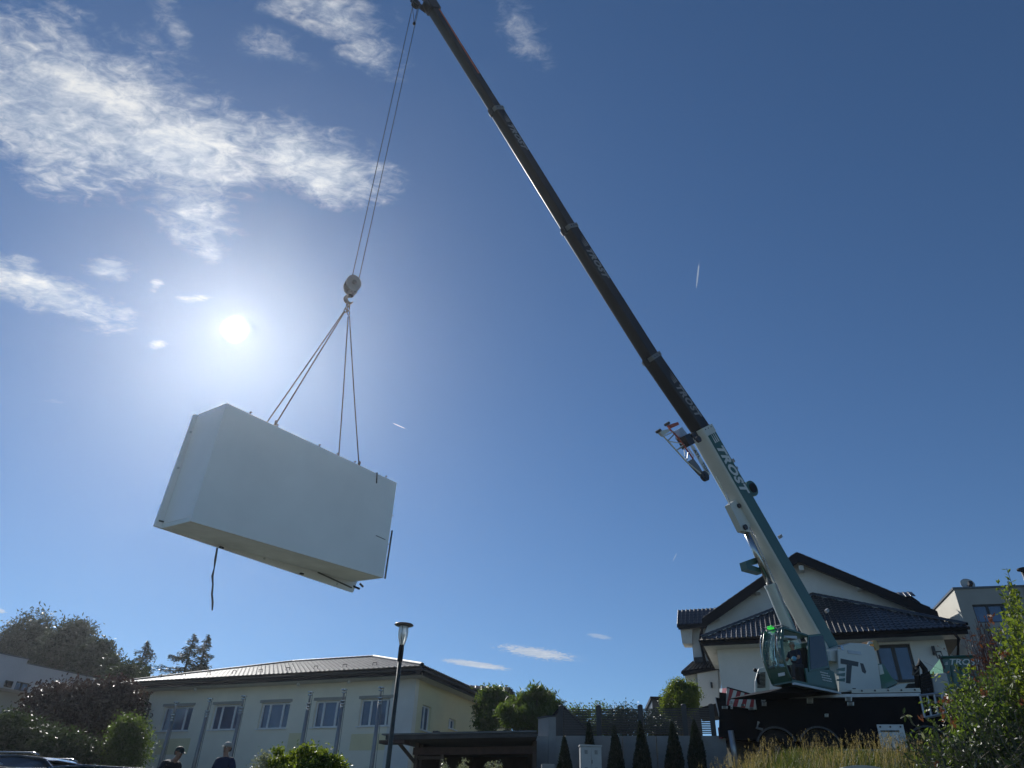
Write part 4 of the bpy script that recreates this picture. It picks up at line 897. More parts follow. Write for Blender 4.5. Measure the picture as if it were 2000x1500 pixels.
# base furniture: rope tensioner drum, rail with line, cylinder lug, bracket
mb = MB(); q = bp(1466, 955, .12); mb.disc(q, LFT, .33, .22, 28); dr = mb.build('cable_drum', 'crane_green', bb, bevel=.02)
mb = MB(); mb.disc(q + LFT * .13, LFT, .2, .05, 20); mb.build('drum_hub', 'dark_trim', bb)
mb = MB(); mb.tube([bp(1386, 832, .1), bp(1433, 905, .1)], .022, 6); mb.tube([bp(1392, 855, .1), bp(1388, 832, .1)], .02, 5); mb.obox(bp(1431, 900, .1), x0_ * .08, LFT * .06, n0_ * .06); mb.build('support_rod', 'galv', bb)
for x_, y_ in ((1437, 915), (1524, 1048), (1615, 1193)): mb = MB(); mb.obox(bp(x_, y_, .1), x0_ * .06, LFT * .05, n0_ * .09); mb.build('rope_bracket', 'galv', bb)
mb = MB(); lug = [bp(x, y, .13) for x, y in [(1425, 985), (1446, 968), (1464, 1010), (1466, 1040), (1450, 1036)]]; mb.prism(lug, LFT * -.26); mb.build('cylinder_lug', 'crane_white', bb)
mb = MB(); mb.disc(bp(1443, 988, .15), LFT, .09, .1, 14); mb.disc(bp(1455, 1030, .15), LFT, .11, .12, 14); mb.build('pin', 'gutter', bb)
mb = MB(); mb.tube([bp(1418, 962, .2), bp(1427, 986, .2)], .02, 6); mb.tube([bp(1398, 930, .2), bp(1424, 984, .2)], .018, 6); mb.build('pipe', 'steel', bb)
mb = MB(); gq = [bp(x, y, -.1) for x, y in [(1456, 1096), (1475, 1089), (1490, 1092), (1490, 1098), (1466, 1103), (1486, 1110), (1490, 1120), (1460, 1112)]]; mb.prism(gq, LFT * -.3); mb.build('rest_bracket', 'crane_green', bb)
# luffing cylinder
ct_ = bp(1456, 1034); cm = bp(1504, 1141); cbm = bp(1556, 1265)
mb = MB(); mb.tube([ct_, cm + nrm(cbm - cm) * .1], .125, 20); rod = mb.build('cylinder_rod', 'steel', crane, smooth=True)
mb = MB(); mb.tube([cm, cbm], .215, 24); mb.tube([cm - nrm(cbm - cm) * .0, cm + nrm(cbm - cm) * .12], .235, 24); mb.build('luffing_cylinder', 'crane_white', crane, smooth=False)
mb = MB(); mb.tube([cm + LFT * .25 - x0_ * .0, cbm + LFT * .25], .02, 6); mb.tube([ct_ + LFT * .16 + n0_ * .1, cm + LFT * .16 + n0_ * .1], .018, 6); mb.build('oil_pipe', 'steel', crane)
# folded lattice jib under the base head
JO = .45
def jp(x, y, o=0): return bp(x, y, JO + o)
jib = MB()
for o in (0, -.2):
    jib.tube([jp(1287, 843, o), jp(1304, 861, o), jp(1340, 901, o), jp(1372, 928, o)], .032, 6)
mem = jib.build('jib_chord', 'crane_white', crane)
mb = MB()
for o in (0, -.2): mb.tube([jp(1306, 836, o), jp(1322, 852, o), jp(1354, 896, o)], .035, 6)
mb.build('jib_chord', 'rust_red', crane)
for (a, b, m_) in [((1297, 852), (1318, 842), 'crane_white'), ((1304, 861), (1319, 846), 'twig_grey'), ((1305, 862), (1332, 866), 'crane_white'), ((1320, 880), (1335, 872), 'twig_grey'), ((1340, 901), (1336, 876), 'alu'), ((1342, 898), (1344, 884), 'alu'), ((1322, 879), (1336, 868), 'crane_white'), ((1338, 872), (1352, 894), 'rust_red'), ((1343, 874), (1356, 892), 'crane_white')]:
    mb = MB(); mb.tube([jp(*a), jp(*b, -.0)], .022, 5); mb.tube([jp(*a, -.2), jp(*b, -.2)], .022, 5); mb.build('jib_brace', m_, crane)
for (a, b) in [((1304, 861),) * 2, ((1322, 880),) * 2, ((1340, 901),) * 2]: mb = MB(); mb.tube([jp(*a), jp(*a, -.2)], .02, 5); mb.build('jib_brace', 'alu', crane)
mb = MB(); mb.prism([jp(*p) for p in [(1306, 830), (1324, 824), (1327, 829), (1311, 836)]], LFT * -.12); mb.build('jib_foot', 'rust_red', crane)
mb = MB(); mb.prism([jp(*p) for p in [(1287, 842), (1306, 838), (1309, 842), (1296, 851)]], LFT * -.12); mb.build('jib_foot', 'crane_white', crane)
for p in ((1303, 828), (1286, 842)): mb = MB(); mb.disc(jp(*p, .03), LFT, .06, .22, 12); mb.build('jib_pin', 'letter_dark', crane)
mb = MB(); mb.prism([jp(*p, -.1) for p in [(1326, 838), (1332, 834), (1343, 848), (1333, 858), (1328, 852)]], LFT * -.25); mb.build('jib_plate', 'alu', crane)
mb = MB(); mb.prism([jp(*p) for p in [(1345, 901), (1354, 895), (1364, 908), (1374, 924), (1370, 928)]], LFT * -.12); mb.build('jib_tip', 'hook_grey', crane)
mb = MB(); mb.disc(jp(1376, 930), LFT, .20, .12, 20); mb.disc(jp(1376, 930), LFT, .09, .18, 12); mb.build('jib_sheave', 'gutter', crane)
mb = MB(); mb.obox(jp(1340, 862, -.1), x0_ * .22, LFT * .2, n0_ * .2); mb.disc(jp(1350, 852, 0), LFT, .11, .3, 14); mb.disc(bp(1364, 858, .38), LFT, .13, .1, 16); mb.build('jib_mount', 'gutter', crane)
jp0 = [bp(*p, .1) for p in [(1349, 870), (1354, 869), (1388, 926), (1383, 930)]]
mb = MB(); mb.prism(jp0, LFT * -.03); pn = mb.build('jib_panel', 'light_panel' if 'light_panel' in MATS else 'letter_white', crane)
lettering('lettering', 'ATL', bp(1355, 879, .115), -x0_, n0_, .22, 'letter_dark', pn, ext=.003, bold=.004)
lettering('lettering', 'TOP', bp(1370, 904, .115), -x0_, n0_, .22, 'letter_dark', pn, ext=.003, bold=.002)

# --- superstructure
SO = 1.05                                            # left face of the superstructure
def sp(x, y, o=0): return SP.hit(x, y, SO + o)
ZB = ZD + .05
mb = MB(); SP.poly(mb, [(1640, 1264), (1662, 1255), (1690, 1257), (1707, 1263), (1716, 1300), (1723, 1350), (1640, 1352)], SO - 2.0, SO); hs = mb.build('engine_cover', 'crane_white', crane, bevel=.03)
mb = MB(); SP.poly(mb, [(1637, 1267), (1682, 1272), (1702, 1350), (1640, 1352)], SO + .004, SO + .05); pnl = mb.build('logo_panel', 'crane_white', crane, bevel=.008)
for pg in ([(1642, 1286), (1677, 1293), (1676, 1302), (1642, 1296)], [(1654, 1298.5), (1664, 1300), (1661, 1335), (1652.5, 1334)]):
    mb = MB(); SP.poly(mb, pg, SO + .052, SO + .058); mb.build('logo_letter', 'letter_dark', pnl)
for k in range(3):
    y = 1303.5 + k * 10.3; mb = MB(); SP.poly(mb, [(1634, y + 2.6), (1651, y), (1650, y + 7.4), (1634, y + 5.6)], SO + .052, SO + .057); mb.build('logo_wedge', 'crane_green', pnl)
mb = MB(); SP.poly(mb, [(1680, 1295), (1686, 1296), (1692, 1312), (1690, 1316), (1684, 1312)], SO + .0505, SO + .055); mb.build('handle_recess', 'gutter', pnl)
mb = MB(); SP.poly(mb, [(1665, 1344), (1671, 1344), (1673, 1349), (1666, 1350)], SO + .0505, SO + .055); mb.build('handle_recess', 'gutter', pnl)
mb = MB(); SP.poly(mb, [(1656, 1270), (1681, 1273), (1683, 1279), (1657, 1276)], SO + .0505, SO + .07); mb.build('vent', 'alu', pnl)
mb = MB(); mb.tube([sp(1657, 1262, -.1), sp(1680, 1266, -.1)], .03, 6); 
for x_ in (1659, 1666, 1674): mb.tube([sp(x_, 1263, -.1), sp(x_, 1268, -.1)], .02, 5)
mb.build('hand_rail', 'galv', crane)
mb = MB(); mb.disc(sp(1642, 1266, .0), LFT, .09, .12, 14); mb.build('pivot_pin', 'steel', crane)
mb = MB(); SP.poly(mb, [(1620, 1272), (1636, 1270), (1636, 1292), (1622, 1290)], SO - .8, SO - .1); mb.build('boom_pivot_bracket', 'crane_white', crane)
# counterweight and winch behind
mb = MB(); SP.poly(mb, [(1711, 1296), (1726, 1296), (1742, 1322), (1757, 1334), (1724, 1350)], SO - 1.9, SO - .15); mb.build('counterweight', 'crane_green', crane, bevel=.04)
mb = MB(); SP.poly(mb, [(1716, 1299), (1722, 1298), (1727, 1316), (1719, 1318)], SO - .3, SO - .1); mb.build('filler_box', 'crane_white', crane)
mb = MB(); SP.poly(mb, [(1721, 1351), (1757, 1336), (1786, 1333), (1782, 1350)], SO - 1.8, SO - .1); mb.build('rear_cover', 'crane_white', crane)
mb = MB(); SP.poly(mb, [(1768, 1346), (1776, 1335), (1790, 1334), (1792, 1350)], SO - 1.2, SO - .05); mb.build('hose_reel', 'rubber', crane)
mb = MB(); q = sp(1700, 1262, -.4); mb.disc(q, LFT, .19, .5, 24); mb.build('winch', 'brass', crane)
mb = MB(); mb.tube([sp(1694, 1262, -.2), sp(1698, 1255, -.2), sp(1703, 1256, -.2)], .05, 8); mb.build('winch_cover', 'crane_white', crane)
mb = MB(); SP.poly(mb, [(1703, 1262), (1712, 1260), (1714, 1268), (1704, 1270)], SO - .6, SO - .3); mb.build('winch_bracket', 'crane_white', crane)
mb = MB(); mb.disc(sp(1711, 1255, -.4), LFT, .08, .1, 12); mb.build('camera', 'dark_trim', crane)
mb = MB(); mb.tube([J[0] + n0_ * .9 - x0_ * 1.2, sp(1699, 1258, -.4)], .016, 5); mb.build('hoist_rope', 'rope', crane)
# turntable
tc = V(*SP.pt(1.6, 0, -.2)[:2], ZD + .0); mb = MB(); mb.disc(tc + V(0, 0, .0), (0, 0, 1), 1.15, .16, 40); mb.build('turntable', 'hook_grey', crane)
mb = MB(); SP.poly(mb, [(1548, 1340), (1640, 1352), (1700, 1352), (1700, 1357), (1500, 1352)], SO - 1.9, SO - .15); mb.build('turntable_frame', 'chassis', crane)
# engine intake with louvres, front right corner of the superstructure
IO = -1.2
mb = MB(); IF = Fr(at(1487, 1320, KR.hit(1487, 1320, .0)[1] - .0), KR.u)
IF.poly(mb, [(1481, 1305), (1502, 1299), (1504, 1352), (1474, 1353), (1474, 1330)], -1.2, 0); intake = mb.build('intake_housing', 'crane_white', crane, bevel=.04)
for k in range(12):
    y = 1314.5 + 2.55 * k; mb = MB(); x0 = 1484.5 if k < 8 else 1479; mb.tube([IF.hit(x0, y, .02), IF.hit(1495, y - .8, .02)], .014, 4); mb.build('louvre', 'dark_trim', intake)
mb = MB(); IF.poly(mb, [(1477, 1324), (1480, 1316), (1484, 1316), (1484, 1336), (1479, 1335)], .002, .02); mb.build('recess', 'interior', intake)
mb = MB(); q = IF.hit(1475, 1309, .1); mb.sphere(q, .07); mb.tube([q, IF.hit(1482, 1315, .0)], .015, 5); mb.build('mirror', 'dark_trim', crane)

# --- operator's cab
CO = SO + .22
def cp(x, y, o=0): return SP.hit(x, y, CO + o)
cz0 = cp(1546, 1330)[2]; cz1 = cp(1545, 1228)[2]; s_f = SP.sz(1546, 1330, CO)[0]; s_b = SP.sz(1636, 1345, CO)[0]
q = ray(1500, 1339); tt = (cz0 - 1.6) / q[2]; fl_ = CAM + q * tt; CW = (cp(1546, 1330) - fl_).dot(LFT); CW = .78
print('cab', cz0, cz1, s_f, s_b, CW, 'boom pts', [j.round(1).tolist() for j in J])
def cpt(s, z, o=0): return SP.pt(s, z, CO + o)
H_ = cz1 - cz0
def bow(t): return -.34 * math.sin(math.pi * (t * .8 + .12)) + .12     # curved windscreen, bulging forward (towards -s)
zs = np.linspace(0, 1, 13)
cab = MB(); fl0 = [cpt(s_f + bow(0), cz0 - .05), cpt(s_b, cz0 - .05), cpt(s_b, cz0 - .05, -CW), cpt(s_f + bow(0), cz0 - .05, -CW)]
cab.prism(fl0, (0, 0, .1)); cabin = cab.build('cab_floor', 'crane_green', crane)
cz = crane
mb = MB(); mb.prism([cpt(s_f + bow(1) + .03, cz1 - .08), cpt(s_f + 1.35, cz1 - .14), cpt(s_f + 1.35, cz1 - .14, -CW), cpt(s_f + bow(1) + .03, cz1 - .08, -CW)], (0, 0, .1)); mb.build('cab_roof', 'crane_green', cz, bevel=.03)
for o in (0, -CW + .02):
    mb = MB(); mb.tube([cpt(s_f + bow(t), cz0 + t * (H_ - .02), o) for t in zs], .045, 8); mb.build('cab_pillar', 'crane_green', cz, smooth=True)
mb = MB(); mb.tube([cpt(s_f + bow(t) - .05, cz0 + .45 + t * (H_ - .5), -.14) for t in zs], .017, 6); mb.tube([cpt(s_f + bow(t) - .04, cz0 + .3 + t * (H_ - .25), -CW - .06) for t in zs], .02, 6); mb.build('grab_rail', 'steel', cz, smooth=True)
mb = MB(); n = len(zs); vs = []; 
for t in zs[3:]:
    for o in (-.04, -CW + .06): vs.append(cpt(s_f + bow(t) - .01, cz0 + t * (H_ - .06), o))
k_ = len(vs) // 2; mb.add(vs, [(2 * i, 2 * i + 1, 2 * i + 3, 2 * i + 2) for i in range(k_ - 1)]); ws = mb.build('windscreen', 'cab_glass', cz, smooth=True); so_ = ws.modifiers.new('solid', 'SOLIDIFY'); so_.thickness = .012
mb = MB(); vs = []
for t in zs[:4]:
    for o in (-.04, -CW + .06): vs.append(cpt(s_f + bow(t) - .015, cz0 + t * (H_ - .06), o))
mb.add(vs, [(2 * i, 2 * i + 1, 2 * i + 3, 2 * i + 2) for i in range(3)]); fp = mb.build('front_panel', 'crane_green', cz); so_ = fp.modifiers.new('solid', 'SOLIDIFY'); so_.thickness = .03
mb = MB(); o_ = cpt(s_f + bow(.12) - .05, cz0 + .22, -.12); mb.obox(o_ - LFT * .12, LFT * .13, AZ * .008, V(0, 0, .05)); mb.build('number_plate', 'letter_white', cz)
mb = MB(); mb.tube([cpt(s_f + bow(.15) - .05, cz0 + .4, -.5), cpt(s_f + bow(.5) - .03, cz0 + 1.05, -.3)], .015, 5); mb.tube([cpt(s_f + bow(.5) - .03, cz0 + .75, -.28), cpt(s_f + bow(.75) - .03, cz0 + 1.5, -.2)], .02, 5); mb.build('wiper', 'dark_trim', cz)
# rear part of the side: fixed lower body, slid back door with its big pane
sd_ = [SP.sz(1578, 1337, CO)[0], s_b]
mb = MB(); mb.prism([cpt(sd_[0], cz0), cpt(s_b, cz0 - .02), cpt(s_b, cz0 + .62), cpt(SP.sz(1620, 1308, CO)[0], SP.sz(1620, 1308, CO)[1]), cpt(sd_[0], cz0 + .52)], LFT * -.06); lower = mb.build('side_panel', 'crane_green', cz)
dp = [(1578, 1240), (1608, 1237), (1621, 1305), (1580, 1312)]
mb = MB(); dq = [cp(*p, .03) for p in dp]; mb.prism(dq, LFT * -.05); dr_ = mb.build('sliding_door', 'crane_green', cz, bevel=.01)
mb = MB(); mb.prism([bil(dq, s, t) + LFT * .003 for s, t in ((.07, .06), (.93, .06), (.93, .92), (.07, .95))], LFT * .01); mb.build('door_pane', 'dark_glass', dr_)
mb = MB(); mb.tube([cp(1578, 1252, .1), cp(1576.5, 1262, .12), cp(1577, 1268, .1)], .018, 6); mb.build('handle', 'steel', dr_)
for k in range(4):
    a = cp(1602 + k * 1.6, 1312.5 + k * 5, .008); mb = MB(); L_ = (.38, .46, .52, .48)[k]; xx = 0
    rr_ = random.Random(k)
    while xx < L_:
        w_ = rr_.uniform(.03, .09); mb.obox(a + SP.u * (xx + w_ / 2), SP.u * w_ / 2, LFT * .004, V(0, 0, .018)); xx += w_ + .022
    mb.build('small_print', 'letter_white', lower)
mb = MB(); mb.prism([cpt(s_f + .02, cz0 - .12), cpt(s_b, cz0 - .12), cpt(s_b, cz0 - .053), cpt(s_f + .02, cz0 - .053)], LFT * .1); mb.build('sill_step', 'alu', cz)
mb = MB(); mb.prism([cpt(s_b - .05, cz0), cpt(s_b, cz0), cpt(s_b - .5, cz1 - .15), cpt(s_b - .56, cz1 - .15)], LFT * -CW); mb.build('cab_rear_wall', 'crane_green', cz)
mb = MB(); mb.prism([cpt(s_f + .1, cz0 + .05, -CW + .03), cpt(s_b - .1, cz0 + .05, -CW + .03), cpt(s_b - .5, cz1 - .15, -CW + .03), cpt(s_f + .1, cz1 - .12, -CW + .03)], LFT * .03); mb.build('side_pane', 'cab_glass', cz)
mb = MB(); mb.obox(cpt(s_f + .95, cz0 + .30, -CW / 2), SP.u * .26, LFT * .25, V(0, 0, .25)); mb.obox(cpt(s_f + 1.25, cz0 + .85, -CW / 2), SP.u * .08, LFT * .25, V(0, 0, .42)); mb.build('seat', 'interior', cz)
mb = MB(); mb.obox(cpt(s_f + .2, cz0 + .6, -.7), SP.u * .1, LFT * .1, V(0, 0, .14)); mb.tube([cpt(s_f + .2, cz0 + .05, -.7), cpt(s_f + .2, cz0 + .6, -.7)], .03, 6); mb.build('monitor', 'dark_trim', cz)
mb = MB(); mb.tube([cpt(s_f + .0, cz1 + .05, -.05), cpt(s_f + .0, cz1 + .09, -CW + .05)], .02, 6); mb.tube([cpt(s_f + .1, cz1 + .08, -.1), cpt(s_f + .5, cz1 + .06, -.1)], .02, 6); mb.tube([cpt(s_f + .55, cz1 - .0, -.1), cpt(s_f + 1.2, cz1 - .02, -.1)], .02, 6); mb.build('roof_rail', 'galv', cz)
mb = MB(); mb.obox(cpt(s_f + bow(1) + .02, cz1 + .07, -CW + .25), SP.u * .07, LFT * .1, V(0, 0, .045)); mb.build('beacon', 'beacon', cz, bevel=.01)
mb = MB(); mb.prism([cpt(s_f + .02, cz1 - .3), cpt(s_f + .7, cz1 - .2), cpt(s_f + .7, cz1 - .3), cpt(s_f + .02, cz1 - .36)], LFT * -.3); mb.build('sun_visor', 'alu', cz)

# ------------------------------------------------------------------ hook block, load
hook = thing('hook_block', at(688, 560, SH[1]) - V(0, 0, .3), 'grey hook block hanging on two ropes from the crane boom', 'hook')
hc = at(688, 557, SH[1]); hxd = nrm(V(.85, .5, 0)); hyd = V(-hxd[1], hxd[0], 0)
def plate(c, r1, r2, off):
    return [c + hxd * r1 * math.cos(t) + V(0, 0, r2 * math.sin(t) * (1.0 if math.sin(t) > 0 else 1.1)) + hyd * off for t in (2 * math.pi * i / 24 for i in range(24))]
for o in (-.16, .12): mb = MB(); mb.prism(plate(hc, .235, .30, o), hyd * .04); mb.build('cheek_plate', 'hook_grey', hook)
for o in (-.07, .05): mb = MB(); mb.disc(hc + hyd * o + V(0, 0, .02), hyd, .24, .07, 24); mb.build('sheave', 'gutter', hook)
mb = MB(); mb.disc(hc - V(0, 0, .36), (0, 0, 1), .11, .14, 14); mb.disc(hc, hyd, .07, .42, 12); mb.build('swivel', 'gutter', hook)
hk = hc - V(0, 0, .58); pts = [hc - V(0, 0, .36)] + [hk + hxd * -.12 * math.cos(t) + V(0, 0, .13 * math.sin(t) - .02) for t in np.linspace(math.pi * .45, -math.pi * .92, 12)]
mb = MB(); mb.tube(pts, [.06, .05, .055, .06, .065, .07, .07, .065, .06, .05, .04, .03, .025], 10); mb.build('hook', 'gutter', hook, smooth=True)
c_ld = V(-5.445, 17.002, 8.867)
print('sheave', SH, 'hook', hc)
def Rm(yaw, pit, rol):
    return np.array(Matrix.Rotation(yaw, 3, 'Z') @ Matrix.Rotation(pit, 3, 'Y') @ Matrix.Rotation(rol, 3, 'X'))
RM = Rm(.899, -.034, .079); ux, uy, uz = RM[:, 0], RM[:, 1], RM[:, 2]; W_ = 1.226
Pn = c_ld - uy * W_ / 2          # near face plane
def on(px, py, P): r = ray(px, py); return CAM + r * ((P - CAM).dot(uy) / r.dot(uy))
near = [on(x, y, Pn) for x, y in [(443, 787), (775, 943), (749, 1129), (372, 1018)]]
Pf = c_ld + uy * W_ / 2
far = [on(x, y, Pf) for x, y in [(388, 813), (740, 955), (692, 1147), (309, 1016)]]
load = thing('precast_module', c_ld, 'large pale grey precast box module hanging in slings from the crane', 'building module')
def quad_panel(a, b, c, d, nvec, t, name, m):
    mb = MB(); mb.prism([a, b, c, d], nrm(nvec) * t); return mb.build(name, m, load, bevel=.008)
T = .10
quad_panel(near[0], near[1], near[2], near[3], uy, T, 'front_wall', 'module')
yv = uy * (T + .002)
quad_panel(near[3] + yv, near[2] + yv, near[2] + uy * (W_ - .003), near[3] + uy * (W_ - .003), uz, T, 'floor_slab', 'module_floor')
quad_panel(near[0] + yv, near[3] + yv + uz * (T + .003), near[3] + uy * (W_ - .003) + uz * (T + .003), near[0] + uy * (W_ - .003), ux, T, 'end_wall', 'module')
quad_panel(near[1] + yv, near[2] + yv + uz * (T + .003), near[2] + uy * (W_ - .003) + uz * (T + .003), near[1] + uy * (W_ - .003), -ux, T, 'end_wall', 'module')
quad_panel(near[0] + yv + ux * .105 - uz * .002, near[1] + yv - ux * .105 - uz * .002, near[1] + uy * (W_ - .003) - ux * .105 - uz * .002, near[0] + uy * (W_ - .003) + ux * .105 - uz * .002, -uz, .08, 'roof_slab', 'module')
bp4 = [on(x, y, Pf) for x, y in [(380, 809), (762, 965), (690, 1157), (302, 1027)]]
quad_panel(*bp4, uy, .08, 'back_wall', 'module')
# white discs put in as sky light through the flange holes, then anchors
def lerp(a, b, t): return a + (b - a) * t
for px, py in [(372, 844), (348, 914), (349, 1037), (516, 1091), (658, 1141)]:
    mb = MB(); mb.disc(on(px, py, Pf) - uy * .01, uy, .028, .02, 10); mb.build('bolt', 'letter_white', load)
for t in (.12, .26, .50, .61, .72, .93):
    q = lerp(near[0], near[1], t) + uy * .05; mb = MB(); mb.tube([q, q + uz * .09], .012, 5); mb.tube([q + uz * .05 - ux * .04, q + uz * .08 + ux * .04], .01, 5); mb.build('anchor', 'gutter', load)
for t in (.35, .65): q = lerp(near[1], near[2], t); mb = MB(); mb.tube([q + uy * .05, q + ux * .09 + uy * .05], .012, 5); mb.build('anchor', 'gutter', load)
mb = MB(); mb.tube([on(765, 1036, Pn) + ux * .015, on(751, 1130, Pn) + ux * .015], .026, 6); mb.build('edge_profile', 'letter_dark', load)
mb = MB(); mb.tube([on(736, 923, Pn) - uy * .01, on(735, 944, Pn) - uy * .01], .02, 5); mb.build('lifting_plate', 'gutter', load)
mb = MB(); mb.tube([on(734, 1046, Pn) - uy * .008, on(752, 1054, Pn) - uy * .008], .01, 4); mb.build('scratch', 'module_dark', load)
for a, b in (((310, 1017), (470, 1060)), ((540, 1085), (605, 1108)), ((620, 1118), (686, 1148))):
    mb = MB(); mb.tube([on(*a, Pf) - uy * .02 - uz * .0, on(*b, Pf) - uy * .02 - uz * .0], .018, 6); mb.build('seal_strip', 'module_dark', load)
for a, b in (((690, 1145), (702, 1150)), ((703, 1140), (709, 1146))): mb = MB(); mb.tube([on(*a, Pf), on(*b, Pf)], .03, 6); mb.build('lug', 'letter_dark', load)
for x in (430, 587): q = on(x, 1070 if x < 500 else 1121, Pf); mb = MB(); mb.obox(q - uy * .05, ux * .05, uy * .03, uz * .02); mb.build('lug', 'gutter', load)
# trailing strap
tg = thing('tag_line', on(424, 1070, Pf) - uy * .06, 'dark thin tag line dangling from the underside of the hanging box', 'strap')
b_ = on(424, 1070, Pf) - uy * .09; mb = MB(); ln = [(424, 1070), (420, 1094), (418, 1110), (414.5, 1125), (415.5, 1142), (413.5, 1160), (415, 1176), (414, 1192)]
pts = [at(x, y, b_[1]) for x, y in ln]
for i in range(len(pts) - 1):
    w_ = .018 * abs(math.sin(i * 1.3 + .6)) + .007; w2 = .018 * abs(math.sin((i + 1) * 1.3 + .6)) + .007; p, q = pts[i], pts[i + 1]; mb.add([p - V(w_, 0, 0), p + V(w_, .01, 0), q + V(w2, .01, 0), q - V(w2, 0, 0), p + V(-w_, .012, 0), p + V(w_, .022, 0), q + V(w2, .022, 0), q + V(-w2, .012, 0)], [(0, 1, 2, 3), (7, 6, 5, 4), (0, 4, 5, 1), (1, 5, 6, 2), (2, 6, 7, 3), (3, 7, 4, 0)])
mb.build('strap', 'webbing', tg)
# slings: two to the near roof edge, two to the far edge
anc = [(on(538, 829, Pn + uy * .1), 'left, near'), (on(701, 908, Pn + uy * .1), 'right, near')]
fx = [on(524, 822, Pn), on(678, 897, Pn)]
jn = hk - V(0, 0, .25)
lft = jn + nrm(anc[0][0] - jn) * .35; rgt = jn + nrm(anc[1][0] - jn) * .40
chain = thing('sling_set', jn, 'shackles joining the four slings under the crane hook', 'shackle')
for b, rr in ((lft, .0), (rgt, .0)):
    d1 = nrm(b - hk); sdv = nrm(np.cross(d1, uy)); mb = MB()
    for k in range(3):
        c = hk - V(0, 0, .12) + d1 * (.10 + k * .15); s_ = sdv if k % 2 == 0 else uy; mb.tube([c + d1 * .09 * math.cos(t) + s_ * .05 * math.sin(t) for t in np.linspace(0, 2 * math.pi, 13)], .017, 6)
    mb.build('shackle', 'gutter', chain, smooth=True)
def far_anchor(px, py, t):
    q = lerp(near[0], near[1], t) + uy * (W_ - .1); return q
for i, (a, lab) in enumerate(((anc[0][0], 'sling running from the hook to the near left of the box top'), (anc[1][0], 'sling running from the hook to the near right of the box top'),
      (far_anchor(0, 0, .285), 'sling running from the hook to the far left of the box top'), (far_anchor(0, 0, .775), 'sling running from the hook to the far right of the box top'))):
    s_ = (lft, rgt)[i % 2]; g = thing('lifting_sling', a, 'thin grey ' + lab, 'sling', 'slings between hook and hanging box')
    e = uy * (.03 if i > 1 else -.03)
    MB().tube([s_ + e, lerp(s_, a, .5), a], .017, 6).build('sling', 'rope', g); mb = MB(); mb.tube([a - uz * .02, a + uz * .1], .035, 6); mb.disc(a + uz * .05, ux, .05, .03, 10); mb.build('anchor', 'gutter', g)
# green skip behind the crane
GF = Fr(at(1845, 1300, KR.hit(1845, 1340, 0)[1] + 2.5), (1, -.15, 0))
skip = thing('green_container', GF.hit(1860, 1345), 'green steel container with white lettering between crane and bush', 'container')
mb = MB(); fpx = [(1838, 1284), (1905, 1281), (1912, 1345), (1849, 1345)]; GF.poly(mb, fpx, -.1, 0); sb = mb.build('side_wall', 'crane_green', skip)
q0 = GF.hit(1838, 1284); q1 = GF.hit(1849, 1345); mb = MB(); mb.prism([q0 - GF.u * .003, GF.hit(1843, 1316) - GF.u * .003, at(1813, 1316, q0[1] + .8)], V(.02, .04, 0)); mb.build('sunlit_end', 'sunlit_green', skip)
mb = MB(); mb.tube([GF.hit(1838, 1284, .03), GF.hit(1906, 1281, .03)], .05, 6); mb.build('top_rail', 'crane_green', skip)
for k in range(3): mb = MB(); x = 1858 + k * 18; mb.tube([GF.hit(x, 1300, .02), GF.hit(x + 6, 1345, .02)], .03, 5); mb.build('rib', 'crane_green', skip)
lettering('lettering', 'TROST', GF.hit(1853, 1298, .012), GF.u, V(0, 0, 1), .30, 'letter_white', skip, ext=.004, shear=.35, bold=.006, sx=1.25)
for k in range(3): mb = MB(); mb.prism([GF.hit(1851, 1292.2 + k * 2.2, .01), GF.hit(1851, 1293.8 + k * 2.2, .01), GF.hit(1845 - k, 1294.5 + k * 2, .01)], GF.n * .004); mb.build('logo_wedge', 'letter_white', skip)
mb = MB(); q = GF.hit(1834, 1279, .05); mb.tube([q + V(-.12, 0, .1), q + V(.1, 0, .13), q + V(.14, 0, -.12), q + V(-.08, 0, -.12), q + V(-.12, 0, .1)], .03, 6); mb.tube([q, q + V(.06, 0, -.5)], .04, 6); mb.build('latch', 'gutter', skip)
mb = MB(); GF.box(mb, GF.sz(1838, 1284)[0] + .3, GF.sz(1838, 1284)[0] + 3.2, 4.2, GF.sz(1860, 1345)[1] - .003, -1.5, -.2); mb.build('base', 'chassis', skip)

# ------------------------------------------------------------------ street lamp
lt = at(789, 1221, 24.0); gz = float(ground_z(lt[0], lt[1])); b = V(lt[0], lt[1], 0)
lamp = thing('street_lamp', (lt[0], lt[1], gz), 'dark green street lamp post with a glass bell and flat round cap', 'street lamp')
pxm = depth(lt) / F
zc_ = at(787, 1260, 24.0)[2]; zn = at(780, 1290, 24.0)[2]
MB().tube([b + V(0, 0, gz - .3), b + V(0, 0, gz + 1.0), b + V(0, 0, zn)], [.085, .075, .062], 14).build('pole', 'pole_green', lamp, smooth=True)
MB().tube([b + V(0, 0, zn - .05), b + V(0, 0, zn), b + V(0, 0, zc_ - .1), b + V(0, 0, zc_)], [.062, .085, .085, .075], 14).build('pole_sleeve', 'dark_trim', lamp, smooth=False)
zt_ = lt[2]; hh = zt_ - zc_
prof = [(.075, 0), (.095, .12), (.135, .35), (.155, .55), (.16, .75), (.15, .9), (.14, 1.0)]
MB().loft([[b + V(r_ * math.cos(a), r_ * math.sin(a), zc_ + t * (hh - .03)) for a in (2 * math.pi * i / 24 for i in range(24))] for r_, t in prof]).build('glass', 'lamp_glass', lamp, smooth=True)
mb = MB(); mb.tube([b + V(0, 0, zc_ + .02), b + V(0, 0, zc_ + hh * .55)], [.03, .06], 12); mb.build('inner_cone', 'white_frame', lamp)
